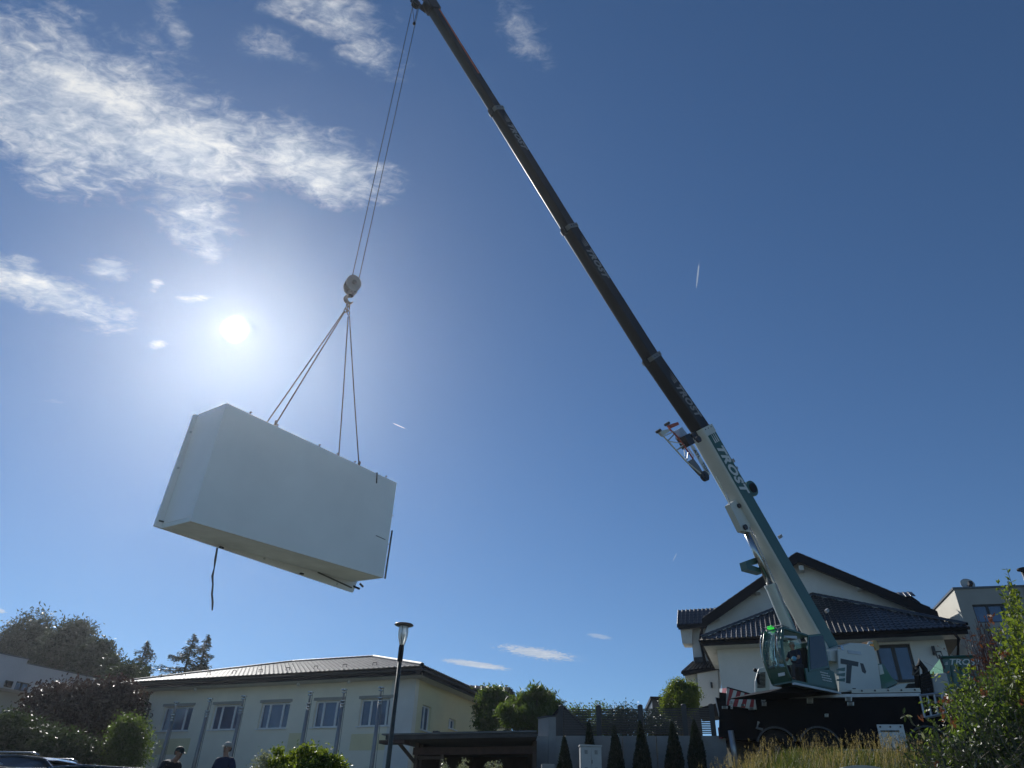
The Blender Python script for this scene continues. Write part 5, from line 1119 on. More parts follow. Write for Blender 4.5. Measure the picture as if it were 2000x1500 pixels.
mb = MB(); mb.loft([[b + V(r_ * math.cos(a), r_ * math.sin(a), zt_ + z) for a in (2 * math.pi * i / 32 for i in range(32))] for r_, z in [(.14, -.05), (.30, -.01), (.315, .005), (.30, .025), (.14, .06), (.03, .075)]]); mb.build('cap', 'lamp_top', lamp, smooth=True)
for a in (.4, 2.5, 4.6): mb = MB(); mb.tube([b + V(r_ * math.cos(a), r_ * math.sin(a), zc_ + t * (hh - .03)) * 1 + V(math.cos(a), math.sin(a), 0) * .006 for r_, t in prof], .007, 5); mb.build('strut', 'dark_trim', lamp)

# ------------------------------------------------------------------ vegetation
def rdir(n):
    v = rng.normal(size=(n, 3)); return v / np.linalg.norm(v, axis=1)[:, None]
def leaf_quads(c, L_, W_, up=.0, axis=None, fold=False):
    n = len(c); a = rdir(n) if axis is None else axis; a = a + np.array([0, 0, up]); a /= np.linalg.norm(a, axis=1)[:, None]
    b = np.cross(a, rdir(n)); b /= np.linalg.norm(b, axis=1)[:, None] + 1e-9
    L = (L_ * rng.uniform(.7, 1.3, n))[:, None]; W = (W_ * rng.uniform(.7, 1.3, n))[:, None]
    v = np.stack([c - a * L / 2, c + b * W / 2 + a * L * .05, c + a * L / 2, c - b * W / 2 + a * L * .05], 1).reshape(-1, 3)
    return v, np.arange(4 * n).reshape(-1, 4)
def crown_pts(blobs, nclump, per, rc, shell=.5):
    w_ = np.array([b[3] * b[4] * b[5] for b in blobs]) ** (2 / 3); w_ /= w_.sum(); out = []; cl = []
    idx = rng.choice(len(blobs), nclump, p=w_)
    for i in idx:
        x, y, z, rx, ry, rz = blobs[i]; d = rdir(1)[0]; r = rng.uniform(shell, 1.0) ** .7 * rng.uniform(.9, 1.06); c = np.array([x, y, z]) + d * r * np.array([rx, ry, rz]); cl.append(c)
    cl = np.array(cl); p = np.repeat(cl, per, 0) + rng.normal(size=(nclump * per, 3)) * rc * np.array([1, 1, .75]); return p, cl
def tree(name, label, cat, blobs_px, Y, leafm, nclump=260, per=60, rc=.35, L_=.22, W_=.11, trunk=True, group=None, ground=None, up=0, dY=1.0, shell=.5, barkm='bark', tr=.16):
    bl = []
    for px, py, rx, ry in blobs_px:
        c = at(px, py, Y + rng.uniform(-.6, .6) * dY); m_ = depth(c) / F; bl.append((*c, rx * m_, rx * m_ * .9, ry * m_))
    cx = np.mean([b[0] for b in bl]); cy = np.mean([b[1] for b in bl]); gz = float(ground_z(cx, cy)) if ground is None else ground
    t = thing(name, (cx, cy, gz), label, cat, group)
    p, cl = crown_pts(bl, nclump, per, rc, shell)
    p2, c2 = crown_pts([(b[0], b[1], b[2], b[3] * 1.22, b[4] * 1.22, b[5] * 1.22) for b in bl], max(3, nclump // 7), max(6, per // 3), rc * .6, .8); p = np.concatenate([p, p2]); cl = np.concatenate([c2, cl])
    v, f = leaf_quads(p, L_, W_, up); np_mesh('crown', v, f, leafm, t)
    if trunk:
        mb = MB(); top = max(b[2] for b in bl); base = V(cx, cy, gz - .3); mid = V(cx, cy, gz + (top - gz) * .45)
        mb.tube([base, mid, V(bl[0][0], bl[0][1], top)], [tr, tr * .7, tr * .15], 8)
        mb.build('trunk', barkm, t)
        mb = MB()
        for c in cl[:: max(1, len(cl) // 40)]:
            s = base + (mid - base) * rng.uniform(.6, 1) + (V(bl[0][0], bl[0][1], top) - mid) * rng.uniform(0, .5); k = s * .4 + c * .6 + V(0, 0, -.1); mb.tube([s, k, c], [tr * .35, tr * .2, tr * .05], 5)
        mb.build('branches', barkm, t, kind='stuff')
    return t
def conifer(label, px, tip_y, base_y, wpx, Y, seed):
    rr = np.random.default_rng(seed); tip = at(px, tip_y, Y); m_ = depth(tip) / F; low = at(px - (base_y - tip_y) * .1, base_y, Y); gz = float(ground_z(tip[0], tip[1]))
    t = thing('conifer', (tip[0], tip[1], gz), label, 'tree', 'conifers behind the yellow building'); H_ = tip[2] - low[2]; Rr = wpx * m_ / 2
    MB().tube([V(tip[0], tip[1], gz - .3), tip], [.28, .03], 8).build('trunk', 'bark', t)
    mb = MB(); pts = []; axs = []
    for k in range(54):
        s = (k / 53) ** .85 * 1.25; z = tip[2] - H_ * s; L_ = Rr * (s ** .8) * rr.choice([.55, .8, 1.0, 1.2]) + .12; a = rr.uniform(0, 6.28); d = V(math.cos(a), math.sin(a), 0)
        p0 = V(tip[0], tip[1], z); p1 = p0 + d * L_ * .6 + V(0, 0, -.05 * L_); p2 = p0 + d * L_ + V(0, 0, .10 * L_); mb.tube([p0, p1, p2], [.035, .02, .006], 4)
        n = int(75 * max(L_, .5)); q = rr.uniform(.15, 1, n)[:, None]; base = np.where(q < .6, p0 + (p1 - p0) * q / .6, p1 + (p2 - p1) * (q - .6) / .4)
        side = np.array([-d[1], d[0], 0]); spread = (1.05 - q) * L_ * .20 + .05; off = rr.normal(size=(n, 1)) * spread; pts.append(base + side * off + np.array([0, 0, -1]) * np.abs(rr.normal(size=(n, 1))) * .16 + rr.normal(size=(n, 3)) * .03)
        axs.append(side * np.sign(off) * .8 + d * .6 + rr.normal(size=(n, 3)) * .3 + np.array([0, 0, -.3]))
    mb.build('branches', 'bark', t, kind='stuff'); c = np.concatenate(pts); v, f = leaf_quads(c, .24, .05, axis=np.concatenate(axs)); np_mesh('crown', v, f, 'needle', t); return t
GL = 'trees at the left edge of the picture'
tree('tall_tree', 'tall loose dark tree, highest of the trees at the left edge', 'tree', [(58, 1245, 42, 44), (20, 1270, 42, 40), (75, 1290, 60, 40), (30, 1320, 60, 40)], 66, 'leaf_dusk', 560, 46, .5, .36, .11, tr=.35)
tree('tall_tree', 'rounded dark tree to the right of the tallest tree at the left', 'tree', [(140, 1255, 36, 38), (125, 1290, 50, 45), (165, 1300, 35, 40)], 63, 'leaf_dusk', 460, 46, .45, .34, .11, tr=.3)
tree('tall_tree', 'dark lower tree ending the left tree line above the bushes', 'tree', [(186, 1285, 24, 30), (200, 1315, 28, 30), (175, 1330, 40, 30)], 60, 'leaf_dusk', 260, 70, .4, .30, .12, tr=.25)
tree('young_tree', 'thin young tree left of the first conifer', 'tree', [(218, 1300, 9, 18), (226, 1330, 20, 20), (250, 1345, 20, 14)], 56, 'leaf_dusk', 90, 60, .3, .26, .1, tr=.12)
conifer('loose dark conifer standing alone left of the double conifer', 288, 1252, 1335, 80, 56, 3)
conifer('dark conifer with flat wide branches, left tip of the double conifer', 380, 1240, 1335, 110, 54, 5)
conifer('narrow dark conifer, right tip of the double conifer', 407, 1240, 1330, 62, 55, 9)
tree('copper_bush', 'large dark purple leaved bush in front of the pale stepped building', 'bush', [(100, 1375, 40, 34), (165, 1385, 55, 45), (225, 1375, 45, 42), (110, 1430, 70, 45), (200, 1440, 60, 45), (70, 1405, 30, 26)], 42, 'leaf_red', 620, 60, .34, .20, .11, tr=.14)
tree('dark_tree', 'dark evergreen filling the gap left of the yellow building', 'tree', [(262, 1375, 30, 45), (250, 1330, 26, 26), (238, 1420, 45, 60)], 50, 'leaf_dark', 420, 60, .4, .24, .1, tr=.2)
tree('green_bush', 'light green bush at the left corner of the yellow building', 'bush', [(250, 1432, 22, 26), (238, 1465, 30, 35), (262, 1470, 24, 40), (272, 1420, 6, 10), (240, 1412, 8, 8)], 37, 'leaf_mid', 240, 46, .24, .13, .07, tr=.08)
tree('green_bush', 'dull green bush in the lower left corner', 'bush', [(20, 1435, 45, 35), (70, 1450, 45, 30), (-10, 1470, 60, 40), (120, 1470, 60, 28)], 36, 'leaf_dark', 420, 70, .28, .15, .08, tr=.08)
# behind carport and fence
tree('leafy_tree', 'slender light green tree left of the drooping tree behind the carport', 'tree', [(950, 1360, 8, 14), (972, 1355, 9, 12), (962, 1375, 16, 12), (944, 1388, 11, 14), (962, 1400, 13, 12), (948, 1415, 12, 10), (980, 1372, 7, 12)], 40, 'leaf_mid', 190, 42, .20, .16, .08, tr=.1)
tree('drooping_tree', 'broad bright green tree with drooping leaves behind the carport', 'tree', [(1050, 1352, 9, 8), (1062, 1362, 16, 9), (1028, 1366, 14, 8), (1012, 1378, 18, 9), (1046, 1378, 22, 11), (1078, 1382, 16, 10), (994, 1390, 16, 9), (1030, 1396, 24, 10), (1066, 1402, 24, 12), (1006, 1408, 20, 9), (1040, 1415, 34, 10), (1088, 1398, 8, 8)], 37, 'leaf_mid', 330, 44, .17, .30, .06, up=-.9, tr=.12)
conifer_ = conifer('small dark conifer tip above the drooping tree', 996, 1343, 1400, 40, 44, 11); conifer_['group'] = ''; del conifer_['group']
BG = 'bushes behind the slat fence'
for bl_, lab in (([(1130, 1396, 18, 10), (1145, 1422, 24, 16)], 'round bush behind the first bay of the slat fence'), ([(1225, 1404, 30, 20), (1205, 1412, 20, 18), (1232, 1425, 36, 22)], 'big rounded bush behind the second bay of the slat fence'),
                ([(1175, 1386, 12, 6), (1190, 1420, 22, 18)], 'small sprouting bush beside the second fence post'), ([(1272, 1415, 20, 18), (1300, 1425, 20, 12)], 'low dark bush behind the third bay of the slat fence')):
    tree('garden_bush', lab, 'bush', bl_, 34.5, 'leaf_dark' if 'big' in lab or 'low' in lab else 'leaf_mid', 110 if 'big' in lab else 60, 45, .2, .10, .055, ground=5.22, tr=.05, group=BG)
tree('thuja_tree', 'bright green bushy conifer beside the oriel of the white house', 'tree', [(1322, 1343, 8, 12), (1316, 1358, 12, 12), (1332, 1352, 12, 16), (1312, 1374, 13, 12), (1336, 1372, 18, 18), (1348, 1352, 10, 16), (1306, 1386, 9, 8)], 36.5, 'leaf_bright', 330, 70, .16, .12, .045, up=.5, ground=5.2, tr=.1)
# dark columns in front of the concrete wall
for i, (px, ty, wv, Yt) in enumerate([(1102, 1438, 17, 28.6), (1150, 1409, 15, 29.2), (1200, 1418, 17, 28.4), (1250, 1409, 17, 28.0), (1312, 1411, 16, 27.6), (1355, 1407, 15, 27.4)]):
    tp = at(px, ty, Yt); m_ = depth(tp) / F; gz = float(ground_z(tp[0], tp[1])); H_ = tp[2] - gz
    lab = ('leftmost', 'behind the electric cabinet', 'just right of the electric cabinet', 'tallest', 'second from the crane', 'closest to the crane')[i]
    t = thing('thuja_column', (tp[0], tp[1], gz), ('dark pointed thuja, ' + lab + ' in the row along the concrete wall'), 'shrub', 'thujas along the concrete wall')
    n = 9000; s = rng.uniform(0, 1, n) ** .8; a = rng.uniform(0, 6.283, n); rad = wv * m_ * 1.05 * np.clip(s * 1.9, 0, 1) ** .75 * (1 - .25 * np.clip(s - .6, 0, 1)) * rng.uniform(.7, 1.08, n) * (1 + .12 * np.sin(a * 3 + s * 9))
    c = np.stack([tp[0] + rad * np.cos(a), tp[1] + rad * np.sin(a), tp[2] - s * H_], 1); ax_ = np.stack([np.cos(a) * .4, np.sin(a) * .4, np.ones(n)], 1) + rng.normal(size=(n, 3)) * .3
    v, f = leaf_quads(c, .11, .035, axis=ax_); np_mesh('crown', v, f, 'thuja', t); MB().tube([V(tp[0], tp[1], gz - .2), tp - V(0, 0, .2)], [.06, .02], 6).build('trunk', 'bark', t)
# foreground shrub in the middle
tree('young_shrub', 'bright leafy shrub poking up at the bottom edge before the flag masts', 'bush', [(582, 1484, 16, 14), (560, 1494, 26, 12), (605, 1482, 10, 18), (603, 1458, 4, 9), (612, 1470, 5, 12), (634, 1466, 4, 12), (626, 1484, 16, 12), (648, 1488, 10, 14), (541, 1472, 5, 10), (536, 1490, 10, 10), (590, 1468, 4, 8), (660, 1500, 14, 12), (600, 1518, 60, 26)], 15, 'leaf_bright', 400, 34, .06, .065, .035, up=.4, dY=.4, tr=.03, barkm='twig_grey')
tree('young_shrub', 'sparse thin weed left of the bright shrub at the bottom edge', 'plant', [(500, 1492, 8, 14), (515, 1490, 8, 18), (505, 1510, 20, 14)], 15, 'leaf_pale', 40, 20, .06, .05, .03, dY=.3, tr=.012, barkm='twig_grey')
for x, y in ((868, 1492), (905, 1490), (955, 1494), (972, 1494)):
    tree('weed_tip', 'pale weed tip in front of the carport', 'plant', [(x, y + 3, 5, 7), (x, y + 12, 7, 9)], 16, 'leaf_pale', 10, 14, .04, .05, .025, dY=.1, tr=.01, barkm='twig_grey', group='weed tips before the carport')
for o in [o for o in col.objects if o.name.startswith('weed_tip') and o.type == 'EMPTY']: pass
wt_ = [o for o in col.objects if o.name.startswith('weed_tip') and o.get('category')]
for o, l in zip(wt_, ('leftmost pale weed tip before the carport', 'second pale weed tip from the left before the carport', 'third pale weed tip from the left before the carport', 'rightmost pale weed tip before the carport')): o['label'] = l

# right foreground bush: many upright stems with leaves
def stem_bush(label, name, xr, Yr, tops, n_st, leaf_gap, lm, leaf_l, n_parts, sid, stemm='twig_grey', leaf_w=.42, lean=.0, thin=1.0, start=.25):
    """tops(px) -> py of the outline at that photo column"""
    rr = np.random.default_rng(sid); cx = at((xr[0] + xr[1]) / 2, 1300, sum(Yr) / 2); gz = float(ground_z(cx[0], cx[1])); t = thing(name, (cx[0], cx[1], gz), label, 'bush')
    mb = MB(); C_ = []; A_ = []
    for k in range(n_st):
        px = rr.uniform(*xr); Y = rr.uniform(*Yr); top = at(px, tops(px) + abs(rr.normal()) * 70, Y); bx = top[0] + rr.normal() * .35 + lean + .3 * (cx[0] - top[0]); by = Y + rr.normal() * .25; g0 = float(ground_z(bx, by))
        b0 = V(bx, by, g0 - .1); m1 = b0 * .5 + top * .5 + V(rr.normal() * .12, rr.normal() * .12, .1); pts = []
        for q in np.linspace(0, 1, 8): pts.append((1 - q) ** 2 * b0 + 2 * q * (1 - q) * m1 + q * q * top)
        mb.tube(pts, [.014 * thin * (1 - .85 * q) + .002 for q in np.linspace(0, 1, 8)], 4)
        segs = [pts]
        for j in range(5):
            i0 = rr.integers(2, 7); s0 = pts[i0]; e = s0 + V(rr.normal() * .3, rr.normal() * .3, rr.uniform(.15, .6)); 
            if e[2] > top[2] + .1: e[2] = top[2]
            sub = [s0, s0 * .5 + e * .5 + V(0, 0, .03), e]; mb.tube(sub, [.006 * thin, .004 * thin, .0015], 3); segs.append(sub)
        for sgi, sg in enumerate(segs):
            L = sum(np.linalg.norm(sg[i + 1] - sg[i]) for i in range(len(sg) - 1)); n = int(L / leaf_gap)
            for _ in range(n):
                q = rr.uniform(start if sgi == 0 else 0, 1) * (len(sg) - 1); i0 = min(int(q), len(sg) - 2); p = sg[i0] + (sg[i0 + 1] - sg[i0]) * (q - i0); d = nrm(rr.normal(size=3) + V(0, 0, .5)); C_.append(p + d * leaf_l * .5); A_.append(d)
    mb.build('stems', stemm, t, kind='stuff'); C_ = np.array(C_); A_ = np.array(A_)
    vis = C_[:, 2] > (1.6 + .10 * C_[:, 1]); C_ = C_[vis]; A_ = A_[vis]
    d = np.linalg.norm(C_ - CAM, axis=1); order = np.argsort(d); near_, rest = order[:n_parts], order[n_parts:]
    v, f = leaf_quads(C_[rest], leaf_l, leaf_l * leaf_w, axis=A_[rest]); np_mesh('foliage', v, f, lm, t, kind='stuff')
    if n_parts:
        me = bpy.data.meshes.new('leaf'); L, W = leaf_l * 1.25, leaf_l * leaf_w * 1.2
        vs = [(0, 0, 0), (L * .3, W * .42, .12 * W), (L * .3, 0, 0), (L * .3, -W * .42, .12 * W), (L * .65, W * .4, .1 * W), (L * .65, 0, 0), (L * .65, -W * .4, .1 * W), (L, 0, -.1 * W)]
        me.from_pydata(vs, [], [(0, 2, 1), (0, 3, 2), (1, 2, 5, 4), (2, 3, 6, 5), (4, 5, 7), (5, 6, 7)]); me.materials.append(MATS[lm])
        me2 = me.copy(); me2.materials.clear(); me2.materials.append(MATS['leaf_pale']); me3 = me.copy(); me3.materials.clear(); me3.materials.append(MATS['leaf_dead'])
        base = np.array(t.location)
        for i in near_:
            u_ = rr.uniform(); o = bpy.data.objects.new('leaf', me2 if u_ < .07 else me3 if u_ < .10 else me); col.objects.link(o); o.parent = t; o.location = C_[i] - A_[i] * leaf_l * .5 - base
            q = Vector(A_[i]).to_track_quat('X', 'Z'); q = q @ Euler((rr.uniform(0, 6.28), 0, 0)).to_quaternion(); o.rotation_mode = 'QUATERNION'; o.rotation_quaternion = q; s = rr.uniform(.7, 1.25); o.scale = (s, s, s)
    return t
def outl(pts):
    xs = [p[0] for p in pts]; ys = [p[1] for p in pts]; return lambda x: float(np.interp(x, xs, ys))
stem_bush('tall green leafy bush of many upright stems at the right edge', 'leafy_bush', (1935, 2060), (10.5, 12.5), outl([(1925, 1250), (1945, 1200), (1955, 1150), (1966, 1108), (1978, 1150), (1990, 1180), (2060, 1200)]), 70, .030, 'leaf_bright', .085, 240, 21)
stem_bush('lower green bush in front of the crane at the right', 'leafy_bush', (1838, 1960), (10.0, 12.0), outl([(1825, 1380), (1850, 1330), (1868, 1280), (1880, 1300), (1900, 1330), (1930, 1290), (1960, 1240)]), 95, .032, 'leaf_mid', .075, 200, 22)
stem_bush('bare reddish twiggy bush between the two leafy bushes', 'twiggy_bush', (1880, 1945), (12.5, 13.5), outl([(1870, 1290), (1885, 1235), (1900, 1200), (1925, 1205), (1945, 1240)]), 75, .25, 'leaf_dead', .06, 30, 23, stemm='twig_red', thin=.8)
stem_bush('low dark weedy bush at the foot of the crane, bottom right', 'weedy_bush', (1800, 2040), (9.0, 10.5), outl([(1790, 1470), (1820, 1420), (1860, 1400), (1950, 1380), (2040, 1370)]), 80, .030, 'leaf_dark', .06, 120, 24)
# dead leaf clusters
dl = thing('dead_leaf_spray', at(1860, 1370, 10.2), 'red brown dead leaves hanging in the bushes at the right', 'leaves')
v_ = []; 
cl_ = [(1848, 1365, 7, 12), (1842, 1390, 6, 12), (1862, 1410, 5, 12), (1920, 1350, 7, 11), (1996, 1372, 6, 8), (1828, 1495, 3, 10), (1800, 1400, 3, 8), (1960, 1280, 8, 8), (1935, 1215, 5, 16)]
cc = np.concatenate([np.stack([at(x + rng.normal() * rx * .6, y + rng.normal() * ry * .6, 10.0 + rng.uniform(-.2, .5)) for _ in range(15)]) for x, y, rx, ry in cl_])
v, f = leaf_quads(cc, .07, .03, up=-.7); np_mesh('leaves', v, f, 'leaf_dead', dl, kind='stuff')

# grass on the bank
def grass(name, label, n, xr, yr, h, w_, lm, lean=.35, seed=1, heads=False, clumpy=0):
    rr = np.random.default_rng(seed); x = rr.uniform(*xr, n); y = rr.uniform(*yr, n)
    if clumpy:
        k = rr.integers(0, clumpy, n); cx = rr.uniform(*xr, clumpy); cy = rr.uniform(*yr, clumpy); x = cx[k] + rr.normal(size=n) * .22; y = cy[k] + rr.normal(size=n) * .22
    z = ground_z(x, y); a = rr.uniform(0, 6.283, n); H = h * rr.uniform(.55, 1.15, n); d = np.stack([np.cos(a), np.sin(a)], 1); le = rr.uniform(.05, lean, n) * H
    s = np.stack([-d[:, 1], d[:, 0]], 1) * (w_ / 2)
    # wider blades turned at random
    P = []
    for q, ww in ((0, 1), (.4, .9), (.75, .6), (1, .12)):
        cx = x + d[:, 0] * le * q * q; cy = y + d[:, 1] * le * q * q; cz = z + H * (q - .12 * q * q)
        P.append(np.stack([cx - s[:, 0] * ww, cy - s[:, 1] * ww, cz], 1)); P.append(np.stack([cx + s[:, 0] * ww, cy + s[:, 1] * ww, cz], 1))
    if heads:
        pass
    v = np.stack(P, 1).reshape(-1, 3); b = np.arange(n)[:, None] * 8; f = np.concatenate([b + np.array([[2 * i, 2 * i + 1, 2 * i + 3, 2 * i + 2]]) for i in range(3)])
    o = np_mesh(name, v, f, lm, None, kind='stuff'); tag(o, label, 'grass')
    if heads:
        tipc = np.stack([x + d[:, 0] * le, y + d[:, 1] * le, z + H * .88], 1); c = np.repeat(tipc, 7, 0) + rr.normal(size=(n * 7, 3)) * np.array([.012, .012, .05]) - np.array([0, 0, .05]); axd = np.tile([0, 0, 1.], (n * 7, 1)) + rr.normal(size=(n * 7, 3)) * .3
        v, f = leaf_quads(c, .05, .011, axis=axd); h_ = np_mesh(name + '_heads', v, f, lm, None, kind='stuff'); tag(h_, 'pale seed heads of the tall dry grass', 'grass')
    return o
grass('meadow_grass', 'green grass covering the bank before the crane', 60000, (4.5, 22), (15.5, 25.2), .56, .016, 'grass_blade', .6, 31, clumpy=900)
grass('meadow_grass', 'sparser green grass between the tufts on the bank', 30000, (4.5, 22), (15.5, 25.4), .34, .014, 'grass_blade', .6, 32)
grass('dry_grass', 'tall dry straw coloured grass standing before the crane wheels', 2100, (6.8, 18.5), (18.5, 24.6), .98, .011, 'straw', .4, 33, heads=True, clumpy=110)
grass('dry_grass', 'thin dry grass stalks in front of the concrete wall', 420, (4.2, 6.6), (19, 22.0), 1.35, .012, 'straw', .3, 34, heads=True, clumpy=26)

# ------------------------------------------------------------------ people
def skin_mesh(name, J_, E_, rad, m, parent, root=0, sub=2, xf=None):
    me = bpy.data.meshes.new(name); keys = list(J_); pts = [tuple(xf(V(*J_[k]))) for k in keys]; me.from_pydata(pts, [(keys.index(a), keys.index(b)) for a, b in E_], [])
    o = bpy.data.objects.new(name, me); col.objects.link(o)
    md = o.modifiers.new('skin', 'SKIN'); md.use_smooth_shade = True
    for i, k in enumerate(keys):
        r = rad[k]; me.skin_vertices[0].data[i].radius = r if isinstance(r, tuple) else (r, r); me.skin_vertices[0].data[i].use_root = (i == root)
    sb = o.modifiers.new('sub', 'SUBSURF'); sb.levels = sub; sb.render_levels = sub
    dg = bpy.context.evaluated_depsgraph_get(); m2 = bpy.data.meshes.new_from_object(o.evaluated_get(dg)); bpy.data.objects.remove(o); m2.name = name
    base = worldloc(parent)
    for v in m2.vertices: v.co = v.co - Vector(base)
    for p in m2.polygons: p.use_smooth = True
    m2.materials.clear(); m2.materials.append(MATS[m]); o = bpy.data.objects.new(name, m2); col.objects.link(o); o.parent = parent; return o
def person(label, pos, yaw, Jx, shirt, cap, trousers='trousers', sleeves='short', peak=1):
    """local frame: x right, y forward, z up; Jx overrides joints"""
    t = thing('person', pos, label, 'person'); c, s = math.cos(yaw), math.sin(yaw); P = V(*pos)
    def xf(p): return P + V(c * p[0] - s * p[1], s * p[0] + c * p[1], p[2])
    J_ = dict(pelvis=(0, 0, .96), waist=(0, .0, 1.12), chest=(0, .01, 1.32), neck=(0, .0, 1.48), throat=(0, .015, 1.54), jaw=(0, .045, 1.60), skull=(0, .01, 1.68), crown=(0, 0, 1.74),
              l_sh=(-.18, 0, 1.42), l_el=(-.24, .03, 1.14), l_wr=(-.24, .14, .92), r_sh=(.18, 0, 1.42), r_el=(.24, .03, 1.14), r_wr=(.24, .14, .92),
              l_hip=(-.1, 0, .9), l_kn=(-.11, .03, .5), l_an=(-.11, -.02, .09), l_to=(-.12, .15, .03), r_hip=(.1, 0, .9), r_kn=(.11, .03, .5), r_an=(.11, -.02, .09), r_to=(.12, .15, .03))
    J_.update(Jx); rad = dict(pelvis=(.15, .11), waist=(.13, .095), chest=(.155, .105), neck=.065, throat=.055, jaw=.062, skull=(.078, .095), crown=.06, l_sh=.062, l_el=.045, l_wr=.030, r_sh=.062, r_el=.045, r_wr=.030,
              l_hip=.09, l_kn=.06, l_an=.042, l_to=.035, r_hip=.09, r_kn=.06, r_an=.042, r_to=.035)
    E_ = [('pelvis', 'waist'), ('waist', 'chest'), ('chest', 'neck'), ('neck', 'throat'), ('throat', 'jaw'), ('jaw', 'skull'), ('skull', 'crown'), ('chest', 'l_sh'), ('l_sh', 'l_el'), ('l_el', 'l_wr'), ('chest', 'r_sh'), ('r_sh', 'r_el'), ('r_el', 'r_wr'),
          ('pelvis', 'l_hip'), ('l_hip', 'l_kn'), ('l_kn', 'l_an'), ('l_an', 'l_to'), ('pelvis', 'r_hip'), ('r_hip', 'r_kn'), ('r_kn', 'r_an'), ('r_an', 'r_to')]
    JB = dict(J_); EB = list(E_); RB = dict(rad)
    for sd_ in 'lr':
        w_ = V(*J_[sd_ + '_wr']); d = nrm(w_ - V(*J_[sd_ + '_el'])); pm = w_ + d * .085; JB[sd_ + '_pm'] = tuple(pm); RB[sd_ + '_pm'] = (.038, .020); EB.append((sd_ + '_wr', sd_ + '_pm'))
        sv = nrm(np.cross(d, V(0, 1, .2))) * (1 if sd_ == 'r' else -1); fwd = nrm(np.cross(sv, d))
        for k, (off, ln) in enumerate(((-.03, .07), (-.01, .085), (.011, .08), (.03, .062))):
            a = pm + sv * off * .9 + d * .02; b = a + d * ln * .55 + fwd * .012; e = b + d * ln * .4 + fwd * .03
            for q, pt in enumerate((a, b, e)): JB['%s_f%d%d' % (sd_, k, q)] = tuple(pt); RB['%s_f%d%d' % (sd_, k, q)] = (.0105, .009, .007)[q]
            EB += [(sd_ + '_pm', '%s_f%d0' % (sd_, k)), ('%s_f%d0' % (sd_, k), '%s_f%d1' % (sd_, k)), ('%s_f%d1' % (sd_, k), '%s_f%d2' % (sd_, k))]
        a = w_ + d * .035 - sv * .035 + fwd * .012; b = a + d * .04 - sv * .02 + fwd * .02; JB[sd_ + '_t0'] = tuple(a); JB[sd_ + '_t1'] = tuple(b); RB[sd_ + '_t0'] = .012; RB[sd_ + '_t1'] = .009; EB += [(sd_ + '_wr', sd_ + '_t0'), (sd_ + '_t0', sd_ + '_t1')]
    body = skin_mesh('body', JB, EB, RB, 'skin', t, xf=xf)
    S_ = {k: J_[k] for k in ('waist', 'pelvis', 'chest', 'neck', 'l_sh', 'r_sh', 'l_el', 'r_el')}; RS = {k: ((rad[k][0] + .022, rad[k][1] + .024) if isinstance(rad[k], tuple) else rad[k] + .02) for k in S_}; RS['neck'] = .088; RS['chest'] = (.19, .165); RS['waist'] = (.16, .135)
    ES = [('waist', 'pelvis'), ('waist', 'chest'), ('chest', 'neck'), ('chest', 'l_sh'), ('chest', 'r_sh'), ('l_sh', 'l_el'), ('r_sh', 'r_el')]
    if sleeves == 'short':
        for sd_ in 'lr': S_[sd_ + '_el'] = tuple(V(*J_[sd_ + '_sh']) * .25 + V(*J_[sd_ + '_el']) * .75); RS[sd_ + '_el'] = .068
    skin_mesh('shirt', S_, ES, RS, shirt, t, xf=xf)
    T_ = {k: J_[k] for k in ('pelvis', 'l_hip', 'r_hip', 'l_kn', 'r_kn', 'l_an', 'r_an')}; RT = {k: ((rad[k][0] + .012, rad[k][1] + .012) if isinstance(rad[k], tuple) else rad[k] + .02) for k in T_}
    skin_mesh('trousers', T_, [('pelvis', 'l_hip'), ('l_hip', 'l_kn'), ('l_kn', 'l_an'), ('pelvis', 'r_hip'), ('r_hip', 'r_kn'), ('r_kn', 'r_an')], RT, trousers, t, xf=xf)
    for sd_ in 'lr':
        a, b = V(*J_[sd_ + '_an']), V(*J_[sd_ + '_to']); mb = MB(); mb.tube([xf(a - nrm(b - a) * .05 - V(0, 0, .02)), xf(a + (b - a) * .3 - V(0, 0, .02)), xf(b + nrm(b - a) * .06)], [.05, .058, .04], 10); mb.build('shoe', 'shoe', t, smooth=True)
    sk, jw, cr = V(*J_['skull']), V(*J_['jaw']), V(*J_['crown']); upv = nrm(cr - jw + V(0, .001, 0)); upv = nrm(V(*J_['crown']) - V(*J_['throat'])); fw = nrm(V(0, 1, 0) - upv * upv[1]); rt = np.cross(fw, upv)
    # face
    fb = sk - upv * .02 + fw * .088
    mb = MB(); mb.tube([xf(fb + upv * .01), xf(fb - upv * .03 + fw * .022), xf(fb - upv * .04)], [.009, .014, .010], 8); mb.build('nose', 'skin', t, smooth=True)
    for e in (-1, 1):
        mb = MB(); mb.sphere(xf(fb + rt * .032 * e + upv * .008 - fw * .002), .011); mb.build('eye', 'eye_white', t, smooth=True)
        mb = MB(); mb.sphere(xf(sk + rt * .082 * e - upv * .02), .014, .022, .03); mb.build('ear', 'skin', t, smooth=True)
    mb = MB(); mb.tube([xf(fb - upv * .068 - rt * .022 - fw * .006), xf(fb - upv * .068), xf(fb - upv * .068 + rt * .022 - fw * .006)], .005, 6); mb.build('mouth', 'beard', t)
    # hair fringe and cap
    mb = MB(); rings = []
    for q, rr_ in ((.0, .098), (.03, .100), (.06, .092), (.085, .07), (.10, .035), (.104, .004)):
        rings.append([xf(sk + upv * (q + .005) + (rt * math.cos(a) * rr_ * .88 + fw * (math.sin(a) * rr_ * 1.05))) for a in (2 * math.pi * i / 18 for i in range(18))])
    mb.loft(rings); cp_ = mb.build('cap', cap, t, smooth=True)
